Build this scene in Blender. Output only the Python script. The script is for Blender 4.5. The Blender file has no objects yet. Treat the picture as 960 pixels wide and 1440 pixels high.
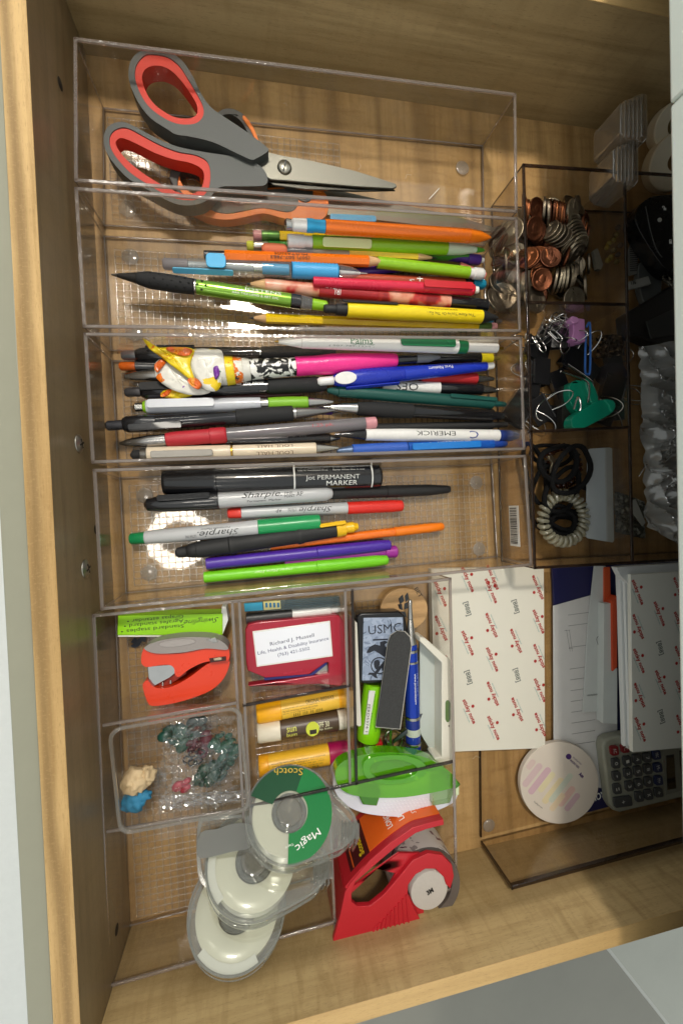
import bpy, bmesh, math, random
from math import pi, sin, cos, radians, sqrt, atan2
from mathutils import Vector, Matrix
random.seed(7)
S = 0.001          # everything below is written in millimetres
scene = bpy.context.scene
COL = scene.collection

# ------------------------------------------------------------------ camera
CAMH = 360.0
RM = ((0.98035099, 0.04809271, -0.19130875), (-0.04961844, 0.99876315, -0.00318992), (0.19091871, 0.01261968, 0.98152473))
cam_data = bpy.data.cameras.new('camera')
cam = bpy.data.objects.new('camera', cam_data)
COL.objects.link(cam)
cx = Vector((RM[0][0], -RM[0][1], -RM[0][2])); cy = Vector((RM[1][0], -RM[1][1], -RM[1][2])); cz = Vector((RM[2][0], -RM[2][1], -RM[2][2]))
rot = Matrix((cx, -cy, -cz)).transposed().to_4x4()
cam.matrix_world = Matrix.Translation((0, 0, CAMH * S)) @ rot
cam_data.sensor_fit = 'VERTICAL'
cam_data.sensor_height = 24.0
cam_data.lens = 600.0 / 1440.0 * 24.0
cam_data.clip_start = 0.01
cam_data.clip_end = 50
scene.camera = cam

# ------------------------------------------------------------------ world and exposure
world = bpy.data.worlds.new('World'); scene.world = world
world.use_nodes = True
bg = world.node_tree.nodes['Background']
bg.inputs['Color'].default_value = (0.93, 0.97, 0.95, 1)
bg.inputs['Strength'].default_value = 0.72
scene.view_settings.view_transform = 'Standard'
scene.view_settings.look = 'None'
scene.view_settings.exposure = 0.0
scene.view_settings.gamma = 1.0
scene.render.engine = 'CYCLES'
cy_ = scene.cycles
cy_.max_bounces = 10; cy_.transparent_max_bounces = 40; cy_.transmission_bounces = 8
cy_.glossy_bounces = 4; cy_.diffuse_bounces = 3
cy_.caustics_reflective = False; cy_.caustics_refractive = False
cy_.sample_clamp_indirect = 30.0
cy_.use_denoising = True; cy_.denoiser = 'OPENIMAGEDENOISE'; cy_.denoising_input_passes = 'RGB_ALBEDO_NORMAL'; cy_.denoising_prefilter = 'ACCURATE'

def P(u, v, z=0.0):
    """where the sight line through the photo point (u, v) meets the level z (mm)"""
    d = ((u - 480) / 600.0, (v - 720) / 600.0, 1.0)
    w = [sum(RM[r][c] * d[r] for r in range(3)) for c in range(3)]
    t = (CAMH - z) / w[2]
    return Vector((w[0] * t, -w[1] * t, z))
def PX(z):
    return (CAMH - z) / 600.0        # mm per photo pixel at level z

# ------------------------------------------------------------------ materials
MATS = {}
def newmat(name):
    m = bpy.data.materials.new(name); m.use_nodes = True
    nt = m.node_tree
    for n in list(nt.nodes): nt.nodes.remove(n)
    out = nt.nodes.new('ShaderNodeOutputMaterial')
    return m, nt, out
def srgb(c):
    if isinstance(c, str):
        c = c.lstrip('#'); c = tuple(int(c[i:i + 2], 16) / 255 for i in (0, 2, 4))
    return tuple((x / 12.92 if x <= 0.04045 else ((x + 0.055) / 1.055) ** 2.4) for x in c) + (1,)
def plas(hexc, rough=0.32, metal=0.0, coat=0.0, var=0.08, bump=0.0, bscale=900, trans=0.0, spec=0.5, nscale=60):
    key = (hexc, rough, metal, coat, var, bump, bscale, trans, spec, nscale)
    if key in MATS: return MATS[key]
    m, nt, out = newmat('surface_' + hexc.strip('#'))
    N = nt.nodes; L = nt.links
    b = N.new('ShaderNodeBsdfPrincipled'); L.new(b.outputs[0], out.inputs[0])
    c = srgb(hexc)
    tc = N.new('ShaderNodeTexCoord')
    no = N.new('ShaderNodeTexNoise'); no.inputs['Scale'].default_value = nscale; no.inputs['Detail'].default_value = 6; no.inputs['Roughness'].default_value = .65
    L.new(tc.outputs['Object'], no.inputs['Vector'])
    mx = N.new('ShaderNodeMix'); mx.data_type = 'RGBA'
    mx.inputs[6].default_value = tuple(x * (1 - var) for x in c[:3]) + (1,)
    mx.inputs[7].default_value = tuple(min(1, x * (1 + var) + var * .02) for x in c[:3]) + (1,)
    L.new(no.outputs[0], mx.inputs[0]); L.new(mx.outputs[2], b.inputs['Base Color'])
    mr = N.new('ShaderNodeMapRange'); mr.inputs[3].default_value = max(0.02, rough - .07); mr.inputs[4].default_value = min(1, rough + .1)
    L.new(no.outputs[0], mr.inputs[0]); L.new(mr.outputs[0], b.inputs['Roughness'])
    b.inputs['Metallic'].default_value = metal
    b.inputs['Coat Weight'].default_value = coat
    b.inputs['Specular IOR Level'].default_value = spec
    if trans:
        b.inputs['Transmission Weight'].default_value = trans
    if bump:
        n2 = N.new('ShaderNodeTexNoise'); n2.inputs['Scale'].default_value = bscale; n2.inputs['Detail'].default_value = 3
        L.new(tc.outputs['Object'], n2.inputs['Vector'])
        bp = N.new('ShaderNodeBump'); bp.inputs['Strength'].default_value = bump; bp.inputs['Distance'].default_value = .0006
        L.new(n2.outputs[0], bp.inputs['Height']); L.new(bp.outputs[0], b.inputs['Normal'])
    MATS[key] = m
    return m
def metal(hexc='#b9b6ae', rough=0.25, **k):
    return plas(hexc, rough, 1.0, **k)
def clear(name, tint, gloss=1.0, rough=0.03, body=None, bodyw=0.0, bump=0.0, bscale=60, bdist=.002, smudge=False):
    """thin clear plastic: it lets light straight through, tinted, and reflects by Fresnel"""
    key = ('clear', name)
    if key in MATS: return MATS[key]
    m, nt, out = newmat(name); N = nt.nodes; L = nt.links
    t = N.new('ShaderNodeBsdfTransparent'); t.inputs[0].default_value = tuple(tint) + (1,)
    g = N.new('ShaderNodeBsdfGlossy'); g.inputs['Roughness'].default_value = rough; g.inputs[0].default_value = (1, 1, 1, 1)
    fr = N.new('ShaderNodeFresnel')
    ge = N.new('ShaderNodeNewGeometry'); ir = N.new('ShaderNodeMapRange'); ir.inputs[3].default_value = 1.49; ir.inputs[4].default_value = 1 / 1.49
    L.new(ge.outputs['Backfacing'], ir.inputs[0]); L.new(ir.outputs[0], fr.inputs[0])     # a thin sheet reflects alike from both sides
    mu = N.new('ShaderNodeMath'); mu.operation = 'MULTIPLY'; mu.inputs[1].default_value = gloss; mu.use_clamp = True
    L.new(fr.outputs[0], mu.inputs[0])
    base = t
    if body:
        d = N.new('ShaderNodeBsdfDiffuse'); d.inputs[0].default_value = srgb(body)
        tl = N.new('ShaderNodeBsdfTranslucent'); tl.inputs[0].default_value = srgb(body)
        dm = N.new('ShaderNodeMixShader'); dm.inputs[0].default_value = .5
        L.new(d.outputs[0], dm.inputs[1]); L.new(tl.outputs[0], dm.inputs[2])
        m0 = N.new('ShaderNodeMixShader'); m0.inputs[0].default_value = bodyw
        L.new(t.outputs[0], m0.inputs[1]); L.new(dm.outputs[0], m0.inputs[2]); base = m0
        if smudge:      # finger marks and fine scratches
            tc0 = N.new('ShaderNodeTexCoord'); s1 = N.new('ShaderNodeTexNoise'); s1.inputs['Scale'].default_value = 45; s1.inputs['Detail'].default_value = 8; s1.inputs['Roughness'].default_value = .75
            L.new(tc0.outputs['Object'], s1.inputs['Vector'])
            mp0 = N.new('ShaderNodeMapping'); mp0.inputs['Scale'].default_value = (1, .03, 1); mp0.inputs['Rotation'].default_value = (.3, .2, .9); L.new(tc0.outputs['Object'], mp0.inputs[0])
            s2 = N.new('ShaderNodeTexNoise'); s2.inputs['Scale'].default_value = 1800; s2.inputs['Detail'].default_value = 2; L.new(mp0.outputs[0], s2.inputs['Vector'])
            r1 = N.new('ShaderNodeMapRange'); r1.inputs[1].default_value = .5; r1.inputs[2].default_value = .75; r1.inputs[3].default_value = bodyw * .6; r1.inputs[4].default_value = bodyw * 4; L.new(s1.outputs[0], r1.inputs[0])
            r2 = N.new('ShaderNodeMapRange'); r2.inputs[1].default_value = .70; r2.inputs[2].default_value = .76; r2.inputs[3].default_value = 0; r2.inputs[4].default_value = .10; L.new(s2.outputs[0], r2.inputs[0])
            ad = N.new('ShaderNodeMath'); ad.operation = 'ADD'; L.new(r1.outputs[0], ad.inputs[0]); L.new(r2.outputs[0], ad.inputs[1]); L.new(ad.outputs[0], m0.inputs[0])
    mix = N.new('ShaderNodeMixShader')
    L.new(mu.outputs[0], mix.inputs[0]); L.new(base.outputs[0], mix.inputs[1]); L.new(g.outputs[0], mix.inputs[2])
    L.new(mix.outputs[0], out.inputs[0])
    if bump:
        tc = N.new('ShaderNodeTexCoord'); n2 = N.new('ShaderNodeTexNoise'); n2.inputs['Scale'].default_value = bscale; n2.inputs['Detail'].default_value = 4
        L.new(tc.outputs['Object'], n2.inputs['Vector'])
        bp = N.new('ShaderNodeBump'); bp.inputs['Strength'].default_value = bump; bp.inputs['Distance'].default_value = bdist
        L.new(n2.outputs[0], bp.inputs['Height'])
        L.new(bp.outputs[0], g.inputs['Normal']); L.new(bp.outputs[0], fr.inputs['Normal'])
    MATS[key] = m
    return m
CLEAR_BASE = clear('clear_acrylic_base', (.965, .955, .94), 1.1, .03, body='#ddd6c8', bodyw=.02, bump=.06, bscale=30, smudge=True)
CLEAR = clear('clear_acrylic', (.965, .955, .94), .55, .03, body='#ddd6c8', bodyw=.022, smudge=True, bump=.12, bscale=30)
CLEAR_RIM = clear('acrylic_cut_edge', (.66, .60, .56), 2.4, .10, body='#d8cdc4', bodyw=.30, bump=.3, bscale=120)
CLEAR_RIB = clear('acrylic_moulded_rib', (.93, .92, .90), 1.5, .12, body='#efe4d2', bodyw=.12)
CLEAR_SHADED = clear('shaded_acrylic', (.94, .92, .89), .6, .03, body='#a3968a', bodyw=.03, bump=.12, bscale=30, smudge=True)  # clear acrylic too; its dark surroundings are put into the brown tint
SHADED_RIM = clear('shaded_acrylic_edge', (.30, .24, .20), 1.2, .12, body='#6b5547', bodyw=.18, bump=.3, bscale=120)  # rims of the same, painted dark brown for the darkness behind them

def wood(name, grain='Y', light='#d9b27a', dark='#a57a45', fine=1.0, rough=.42, curl=1.0, seed=0.0, contrast=1.0):
    m, nt, out = newmat(name); N = nt.nodes; L = nt.links
    b = N.new('ShaderNodeBsdfPrincipled'); L.new(b.outputs[0], out.inputs[0])
    tc = N.new('ShaderNodeTexCoord')
    def mapped(sx, sy, off=0.0):
        mp = N.new('ShaderNodeMapping')
        s = {'Y': (sx, sy, sx), 'X': (sy, sx, sx)}[grain]
        mp.inputs['Scale'].default_value = s; mp.inputs['Location'].default_value = (seed + off, seed * 1.7 + off, seed * .3)
        L.new(tc.outputs['Object'], mp.inputs[0]); return mp
    def noise(mp, scale, detail=5, dist=0.0, rough_=.6):
        n = N.new('ShaderNodeTexNoise'); n.inputs['Scale'].default_value = scale; n.inputs['Detail'].default_value = detail
        n.inputs['Distortion'].default_value = dist; n.inputs['Roughness'].default_value = rough_
        L.new(mp.outputs[0], n.inputs['Vector']); return n
    streak = noise(mapped(1, .05), 260 * fine, 6)
    broad = noise(mapped(1, .16, 3.0), 26 * fine, 3, .8)
    curl_n = noise(mapped(.22, 1, 7.0), 130 * fine, 3, .6)
    wv = N.new('ShaderNodeTexWave'); wv.wave_type = 'BANDS'; wv.bands_direction = 'X' if grain == 'Y' else 'Y'
    wv.inputs['Scale'].default_value = 9 * fine; wv.inputs['Distortion'].default_value = 9; wv.inputs['Detail'].default_value = 3
    wv.inputs['Detail Scale'].default_value = .9
    L.new(mapped(1, .13, 11.0).outputs[0], wv.inputs['Vector'])
    pw = N.new('ShaderNodeMath'); pw.operation = 'POWER'; pw.inputs[1].default_value = 7
    L.new(wv.outputs['Fac'], pw.inputs[0])
    def mix(fac, a, bb, mode='MIX'):
        x = N.new('ShaderNodeMix'); x.data_type = 'RGBA'; x.blend_type = mode
        for i, s in ((0, fac), (6, a), (7, bb)):
            if hasattr(s, 'is_linked'): L.new(s, x.inputs[i])
            else: x.inputs[i].default_value = s
        return x.outputs[2]
    def rng(sock, a, bb, lo, hi):
        r = N.new('ShaderNodeMapRange'); r.inputs[1].default_value = a; r.inputs[2].default_value = bb
        r.inputs[3].default_value = lo; r.inputs[4].default_value = hi; L.new(sock, r.inputs[0]); return r.outputs[0]
    c = mix(rng(broad.outputs[0], .3, .7, 0, .5 * contrast), srgb(light), srgb(dark))
    c = mix(rng(streak.outputs[0], .45, .75, 0, .55 * contrast), c, srgb(dark))
    c = mix(rng(curl_n.outputs[0], .48, .72, 0, .45 * curl), c, srgb(dark))
    c = mix(rng(pw.outputs[0], 0, 1, 0, .45 * contrast), c, tuple(x * .55 for x in srgb(dark)[:3]) + (1,))
    pore = noise(mapped(1, .10, 19.0), 1700, 3, 0, .7)
    c = mix(rng(pore.outputs[0], .56, .70, 0, .42), c, tuple(x * .6 for x in srgb(dark)[:3]) + (1,))
    fleck = noise(mapped(.6, 1, 29.0), 700, 4, 0, .7)
    c = mix(rng(fleck.outputs[0], .52, .70, 0, .22), c, srgb(light))
    L.new(c, b.inputs['Base Color'])
    b.inputs['Roughness'].default_value = rough
    b.inputs['Specular IOR Level'].default_value = .35
    bp = N.new('ShaderNodeBump'); bp.inputs['Strength'].default_value = .12; bp.inputs['Distance'].default_value = .0004
    L.new(streak.outputs[0], bp.inputs['Height']); L.new(bp.outputs[0], b.inputs['Normal'])
    return m
W_FLOOR = wood('maple_bottom_panel', 'Y', '#caa670', '#936f42', 1.0, .38, 1.0, 1.0)
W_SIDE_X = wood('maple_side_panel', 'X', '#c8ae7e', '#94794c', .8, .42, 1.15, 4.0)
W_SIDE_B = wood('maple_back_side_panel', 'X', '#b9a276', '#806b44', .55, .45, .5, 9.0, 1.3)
W_SIDE_Y = wood('maple_front_panel', 'Y', '#8c7858', '#64533a', .6, .35, .4, 6.0)  # same maple made darker: the unlit look of the front is in the colour
W_EDGE = wood('maple_edge_band_along', 'Y', '#cdab74', '#9c7a48', 1.0, .5, .2, 2.0, 1.6)
W_EDGE_X = wood('maple_edge_band_across', 'X', '#cdab74', '#a5824e', .7, .5, .2, 2.0, .8)

# ------------------------------------------------------------------ mesh helpers (millimetres)
class MB:
    def __init__(s): s.v = []; s.f = []; s.m = []; s.mi = 0
    def add(s, vs, fs, M=None):
        o = len(s.v)
        for p in vs:
            p = Vector(p)
            s.v.append(M @ p if M is not None else p)
        for f in fs: s.f.append([i + o for i in f]); s.m.append(s.mi)
        return s
    def box(s, x0, x1, y0, y1, z0, z1, M=None):
        return s.add([(x, y, z) for x in (x0, x1) for y in (y0, y1) for z in (z0, z1)],
              [(0, 1, 3, 2), (4, 6, 7, 5), (0, 4, 5, 1), (2, 3, 7, 6), (0, 2, 6, 4), (1, 5, 7, 3)], M)
    def prism(s, pts, z0, z1, M=None, ztop=None):
        n = len(pts)
        a = sum(pts[i][0] * pts[(i + 1) % n][1] - pts[(i + 1) % n][0] * pts[i][1] for i in range(n))
        if a < 0: pts = pts[::-1]
        vs = [(p[0], p[1], z0) for p in pts] + [(p[0], p[1], z1) for p in pts]
        fs = [tuple(range(n - 1, -1, -1)), tuple(range(n, 2 * n))] + [(i, (i + 1) % n, n + (i + 1) % n, n + i) for i in range(n)]
        return s.add(vs, fs, M)
    def loft(s, rings, closed_ends=True, M=None, loop=False):
        n = len(rings[0]); vs = [p for r in rings for p in r]; fs = []
        k = len(rings)
        for a in range(k if loop else k - 1):
            b = (a + 1) % k
            for i in range(n):
                j = (i + 1) % n
                fs.append((a * n + i, a * n + j, b * n + j, b * n + i))
        if closed_ends and not loop:
            fs.append(tuple(range(n - 1, -1, -1))); fs.append(tuple((k - 1) * n + i for i in range(n)))
        return s.add(vs, fs, M)
    def lathe(s, prof, n=20, M=None, a0=0.0, sq=None):
        """profile of (x, r) turned about the x axis"""
        rings = []
        for x, r in prof:
            rings.append([(x, r * cos(a0 + 2 * pi * i / n), r * sin(a0 + 2 * pi * i / n)) for i in range(n)])
        return s.loft(rings, True, M)
    def lathez(s, prof, n=32, M=None, loop=False):
        rings = [[(r * cos(2 * pi * i / n), r * sin(2 * pi * i / n), z) for i in range(n)] for r, z in prof]
        return s.loft(rings, not loop, M, loop)
    def tube(s, pts, r, n=8, closed=False, M=None):
        pts = [Vector(p) for p in pts]; k = len(pts); rings = []
        rr = r if isinstance(r, (list, tuple)) else [r] * k
        up = None
        for i in range(k):
            if closed: t = pts[(i + 1) % k] - pts[i - 1]
            else: t = pts[min(i + 1, k - 1)] - pts[max(i - 1, 0)]
            if t.length < 1e-9: t = Vector((1, 0, 0))
            t.normalize()
            if up is None:
                up = Vector((0, 0, 1)) if abs(t.z) < .9 else Vector((1, 0, 0))
            a = up - t * up.dot(t)
            if a.length < 1e-6: a = t.orthogonal()
            a.normalize(); up = a; b = t.cross(a)
            rings.append([pts[i] + (a * cos(2 * pi * j / n) + b * sin(2 * pi * j / n)) * rr[i] for j in range(n)])
        return s.loft(rings, True, M, closed)
    def ball(s, c, r, M=None, nu=14, nv=9, sc=(1, 1, 1)):
        rings = []
        for j in range(nv + 1):
            a = -pi / 2 + pi * j / nv; a = max(min(a, pi / 2 - .02), -pi / 2 + .02)
            rings.append([(c[0] + r * sc[0] * cos(a) * cos(2 * pi * i / nu), c[1] + r * sc[1] * cos(a) * sin(2 * pi * i / nu), c[2] + r * sc[2] * sin(a)) for i in range(nu)])
        return s.loft(rings, True, M)
def rrect(x0, x1, y0, y1, r, n=5):
    pts = []
    for cxx, cyy, a in ((x1 - r, y1 - r, 0), (x0 + r, y1 - r, 90), (x0 + r, y0 + r, 180), (x1 - r, y0 + r, 270)):
        for i in range(n + 1):
            t = radians(a + 90 * i / n); pts.append((cxx + r * cos(t), cyy + r * sin(t)))
    return pts
def mesh(name, mb, mats, smooth=True, angle=40):
    me = bpy.data.meshes.new(name)
    me.from_pydata([tuple(p * S) for p in mb.v], [], mb.f)
    mats = mats if isinstance(mats, (list, tuple)) else [mats]
    for m in mats: me.materials.append(m)
    if len(mats) > 1: me.polygons.foreach_set('material_index', mb.m)
    me.update()
    bm = bmesh.new(); bm.from_mesh(me); bmesh.ops.recalc_face_normals(bm, faces=bm.faces)
    if smooth:
        for f in bm.faces: f.smooth = True
        for e in bm.edges:
            if len(e.link_faces) == 2 and e.calc_face_angle(0) > radians(angle): e.smooth = False
    bm.to_mesh(me); bm.free()
    return me
def link(o, parent=None):
    COL.objects.link(o)
    if parent is not None: o.parent = parent
    return o
def mk(name, mb, mat, parent=None, smooth=True, bevel=0, M=None, angle=40, segs=2, kind=None, label=None):
    o = bpy.data.objects.new(name, mesh(name, mb, mat, smooth, angle))
    link(o, parent)
    if M is not None: o.matrix_local = M
    if bevel:
        b = o.modifiers.new('edge', 'BEVEL'); b.width = bevel * S; b.segments = segs; b.limit_method = 'ANGLE'; b.angle_limit = radians(35)
        b.harden_normals = False
    if kind: o['kind'] = kind
    if label: o['label'] = label
    return o
def tag(o, label=None, cat=None, group=None, kind=None):
    if label: o['label'] = label
    if cat: o['category'] = cat
    if group: o['group'] = group
    if kind: o['kind'] = kind
    return o
def root(name, label, cat, loc=(0, 0, 0), rz=0.0, group=None, kind=None):
    o = bpy.data.objects.new(name, None); COL.objects.link(o)
    o.empty_display_size = .01
    o.matrix_world = Matrix.Translation(Vector(loc) * S) @ Matrix.Rotation(rz, 4, 'Z')
    return tag(o, label, cat, group, kind)
def T(x=0, y=0, z=0, rx=0, ry=0, rz=0):
    return Matrix.Translation((x, y, z)) @ Matrix.Rotation(rz, 4, 'Z') @ Matrix.Rotation(ry, 4, 'Y') @ Matrix.Rotation(rx, 4, 'X')
def TM(x=0, y=0, z=0, rx=0, ry=0, rz=0):
    return T(x * S, y * S, z * S, rx, ry, rz)
def local(rt, pts):
    """world millimetre points in the frame of an unscaled root"""
    iv = rt.matrix_world.inverted()
    return [(iv @ (Vector(p) * S)) / S for p in pts]

# text as mesh, fitted to a box; optionally wrapped round a barrel of radius r along x
def text(s, w, h, mat, parent, M, wrap=None, bold=0.0, shear=0.0, name='lettering', lift=.06, flipx=False, spacing=1.0):
    cu = bpy.data.curves.new('lettering', 'FONT'); cu.body = s; cu.size = 1; cu.shear = shear; cu.offset = bold; cu.resolution_u = 2
    cu.align_x = 'CENTER'; cu.align_y = 'CENTER'; cu.space_character = spacing
    o = bpy.data.objects.new('lettering', cu); COL.objects.link(o)
    dg = bpy.context.evaluated_depsgraph_get()
    me = bpy.data.meshes.new_from_object(o.evaluated_get(dg))
    bpy.data.objects.remove(o); bpy.data.curves.remove(cu)
    xs = [v.co.x for v in me.vertices]; ys = [v.co.y for v in me.vertices]
    if not xs: return None
    x0, x1, y0, y1 = min(xs), max(xs), min(ys), max(ys)
    sx = w / (x1 - x0); sy = h / (y1 - y0)
    for v in me.vertices:
        x = (v.co.x - (x0 + x1) / 2) * sx; y = (v.co.y - (y0 + y1) / 2) * sy
        if flipx: x = -x
        v.co = Vector((x, y, 0))
    if wrap:
        bm = bmesh.new(); bm.from_mesh(me)
        k = max(1, int(h / .7))
        for i in range(1, k):
            yy = -h / 2 + h * i / k
            bmesh.ops.bisect_plane(bm, geom=bm.verts[:] + bm.edges[:] + bm.faces[:], plane_co=(0, yy, 0), plane_no=(0, 1, 0))
        for v in bm.verts:
            a = v.co.y / wrap
            v.co = Vector((v.co.x, (wrap + lift) * sin(a), (wrap + lift) * cos(a)))
        bm.to_mesh(me); bm.free()
    for v in me.vertices: v.co = v.co * S
    me.materials.clear(); me.materials.append(mat)
    me.name = name
    ob = bpy.data.objects.new(name, me); link(ob, parent)
    ob.matrix_local = M
    return ob

# ------------------------------------------------------------------ lamps of the room
def emit(name, col, st):
    m, nt, out = newmat(name); e = nt.nodes.new('ShaderNodeEmission'); e.inputs[0].default_value = tuple(col) + (1,); e.inputs[1].default_value = st
    nt.links.new(e.outputs[0], out.inputs[0]); return m
def lamp(label, x, y, z, ro, ri, strength, col=(1, .93, .82)):
    rt = root('ceiling_lamp', label, 'ceiling lamp', (x, y, z), 0, 'round lamps on the ceiling above the drawer')
    mk('lamp_diffuser', MB().lathez([(ri, 0), (ri, 12), (ro, 12), (ro, 0)], 48, loop=True), emit('lit_diffuser', col, strength), rt)
    mk('lamp_housing', MB().lathez([(ro + 2, -4), (ro + 14, -4), (ro + 14, 30), (ro + 2, 30)], 48, loop=True), plas('#dcdad2', .4), rt)
lamp('main round ceiling lamp high above the back side of the drawer', -10, 985, 1750, 110, 12, 240)
lamp('ring ceiling lamp above the middle of the drawer', -370, -110, 1750, 142, 84, 19)
lamp('ring ceiling lamp beyond the scissors end of the drawer', -560, 1600, 1750, 142, 84, 19)
lamp('ring ceiling lamp on the tape dispenser side of the drawer', -390, -1800, 1750, 142, 84, 19)
# ------------------------------------------------------------------ room floor
tile = plas('#8b8a80', .45, var=.12, bump=.15, bscale=90, nscale=8)
fl = root('floor', None, None, (697, -985, -520), radians(35), kind='structure')
mk('grout_bed', MB().box(-2400, 2400, -2400, 2400, -12, -3), plas('#d5d6d0', .8), fl)
tm = mesh('tile', MB().box(-597, 597, -2400, 2400, -3, 0), tile)
tm2 = mesh('tile', MB().box(-597, 597, -2400, 2400, -3, 0), plas('#aeb0a6', .45, var=.14, bump=.15, bscale=90, nscale=6))
for i in range(-2, 3):
    for j in (0,):
        o = bpy.data.objects.new('tile', tm2 if i >= 0 else tm); link(o, fl)
        o.matrix_local = TM(i * 1202 + 600, j * 1202 + 500, random.uniform(-.3, .3))
# ------------------------------------------------------------------ drawer
DZ = 93
dr = root('drawer', 'maple wood drawer pulled open, holding all the clear organizers', 'drawer', (0, 0, 0))
LX = lambda y: -113.3 + y * .0033          # inner face of the drawer front
def quad(pts, z0, z1): return MB().prism(pts, z0, z1)
mk('bottom_panel', quad([(LX(356), 356), (620, 356), (620, -322), (LX(-322), -322)], -9, 0), W_FLOOR, dr)
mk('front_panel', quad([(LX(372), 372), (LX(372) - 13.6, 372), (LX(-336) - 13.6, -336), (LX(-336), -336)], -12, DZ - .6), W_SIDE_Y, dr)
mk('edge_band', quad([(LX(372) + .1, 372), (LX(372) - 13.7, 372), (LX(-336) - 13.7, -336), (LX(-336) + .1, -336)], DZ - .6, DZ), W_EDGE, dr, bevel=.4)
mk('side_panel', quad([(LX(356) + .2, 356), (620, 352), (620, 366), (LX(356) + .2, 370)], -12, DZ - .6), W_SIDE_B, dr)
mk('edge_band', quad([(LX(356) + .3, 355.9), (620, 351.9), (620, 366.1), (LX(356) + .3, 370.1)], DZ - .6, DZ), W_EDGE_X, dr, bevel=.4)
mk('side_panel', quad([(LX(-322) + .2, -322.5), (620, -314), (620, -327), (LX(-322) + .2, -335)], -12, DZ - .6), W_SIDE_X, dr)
mk('edge_band', quad([(LX(-322) + .3, -322.4), (620, -313.9), (620, -327.1), (LX(-322) + .3, -335.1)], DZ - .6, DZ), W_EDGE_X, dr, bevel=.4)
paint = plas('#8d8c7a', .35, var=.05, bump=.06, bscale=300)
mk('painted_front', quad([(LX(372) - 14.6, 392), (LX(372) - 28.2, 392), (LX(-336) - 28.2, -360), (LX(-336) - 14.6, -360)], -30, DZ - 3), paint, dr, bevel=.8)
# screws and plugs in the drawer front
def screw(u, v):
    p = P(u, v, 52); y = p.y
    M = TM(LX(y) + .1, y, 52, 0, pi / 2, 0)
    h = MB().lathez([(0.1, 2.1), (2.2, 2.0), (4.4, 1.4), (6.1, .5), (6.3, 0)], 28)
    o = mk('screw', h, metal('#a9a69c', .3), dr, M=M)
    c = MB()
    for a in (0.4, 0.4 + pi / 2): c.box(-3.1, 3.1, -.55, .55, 1.75, 2.16, T(rz=a))
    mk('screw_slot', c, plas('#171513', .6), o)
screw(108, 624); screw(117, 800)
def plug(u, v, z, ry=6.5):
    p = P(u, v, z)
    mk('drilled_hole', MB().lathez([(3.6, .25), (3.4, .3), (.1, .3)], 20), plas('#20180f', .7), dr, M=TM(LX(p.y), p.y, z, 0, pi / 2, 0))
plug(85, 118, 52); plug(127, 745, 30); plug(152, 1310, 30)
rug = root('rug', 'white rug on the floor left of the drawer front', 'rug', (-850, -300, -520))
mk('pile', MB().box(-560, 500, -1300, 700, 0, 14), plas('#dcdfdc', .9, var=.06, bump=1.0, bscale=150), rug, bevel=5)
# drawer slide on the painted front side, small shadow gap is real
# ------------------------------------------------------------------ counter above the back of the drawer
ct = root('countertop', 'white countertop edge overhanging the dark back of the drawer', 'countertop', (0, 0, 150))
wp = plas('#dfe9e2', .35, var=.04, bump=.05, bscale=200)
def cpt(y): return 242.5 + y * .0255
J = 226.0
mk('slab', MB().prism([(cpt(-900), -900), (cpt(J - .7), J - .7), (900, J - .7), (900, -900)], 0, 34), wp, ct, bevel=1.5)
mk('slab', MB().prism([(cpt(J + .7), J + .7), (cpt(900), 900), (900, 900), (900, J + .7)], 0, 34), wp, ct, bevel=1.5)
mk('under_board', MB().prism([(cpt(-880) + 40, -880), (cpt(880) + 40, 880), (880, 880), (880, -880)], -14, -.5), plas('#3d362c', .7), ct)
cb = root('cabinet', 'dark cabinet carcass behind the open drawer', 'cabinet', (640, 0, -100))
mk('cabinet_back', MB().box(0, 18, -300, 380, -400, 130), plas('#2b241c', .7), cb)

# ------------------------------------------------------------------ clear trays
def lerp(a, b, t): return a + (b - a) * t
def wall(parent, a, b, h, th, inset, mat, rim, name='wall', z0=0.0, rimh=1.6):
    """upright plate from a to b (xy); its foot leans inwards by inset"""
    a = Vector(a); b = Vector(b); d = (b - a).normalized(); n = Vector((-d.y, d.x))
    ia = inset
    rings = []
    for z, off in ((z0, ia), (h - rimh, 0.0)):
        rings.append([(a.x + n.x * off, a.y + n.y * off, z), (b.x + n.x * off, b.y + n.y * off, z),
                      (b.x + n.x * (off + th), b.y + n.y * (off + th), z), (a.x + n.x * (off + th), a.y + n.y * (off + th), z)])
    mk(name, MB().loft(rings), mat, parent, smooth=False)
    e = .4
    r = MB().prism([tuple(a - n * e - d * e), tuple(b - n * e + d * e), tuple(b + n * (th + e) + d * e), tuple(a + n * (th + e) - d * e)], h - rimh + .02, h)
    mk('rim', r, rim, parent, bevel=.35)
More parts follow.
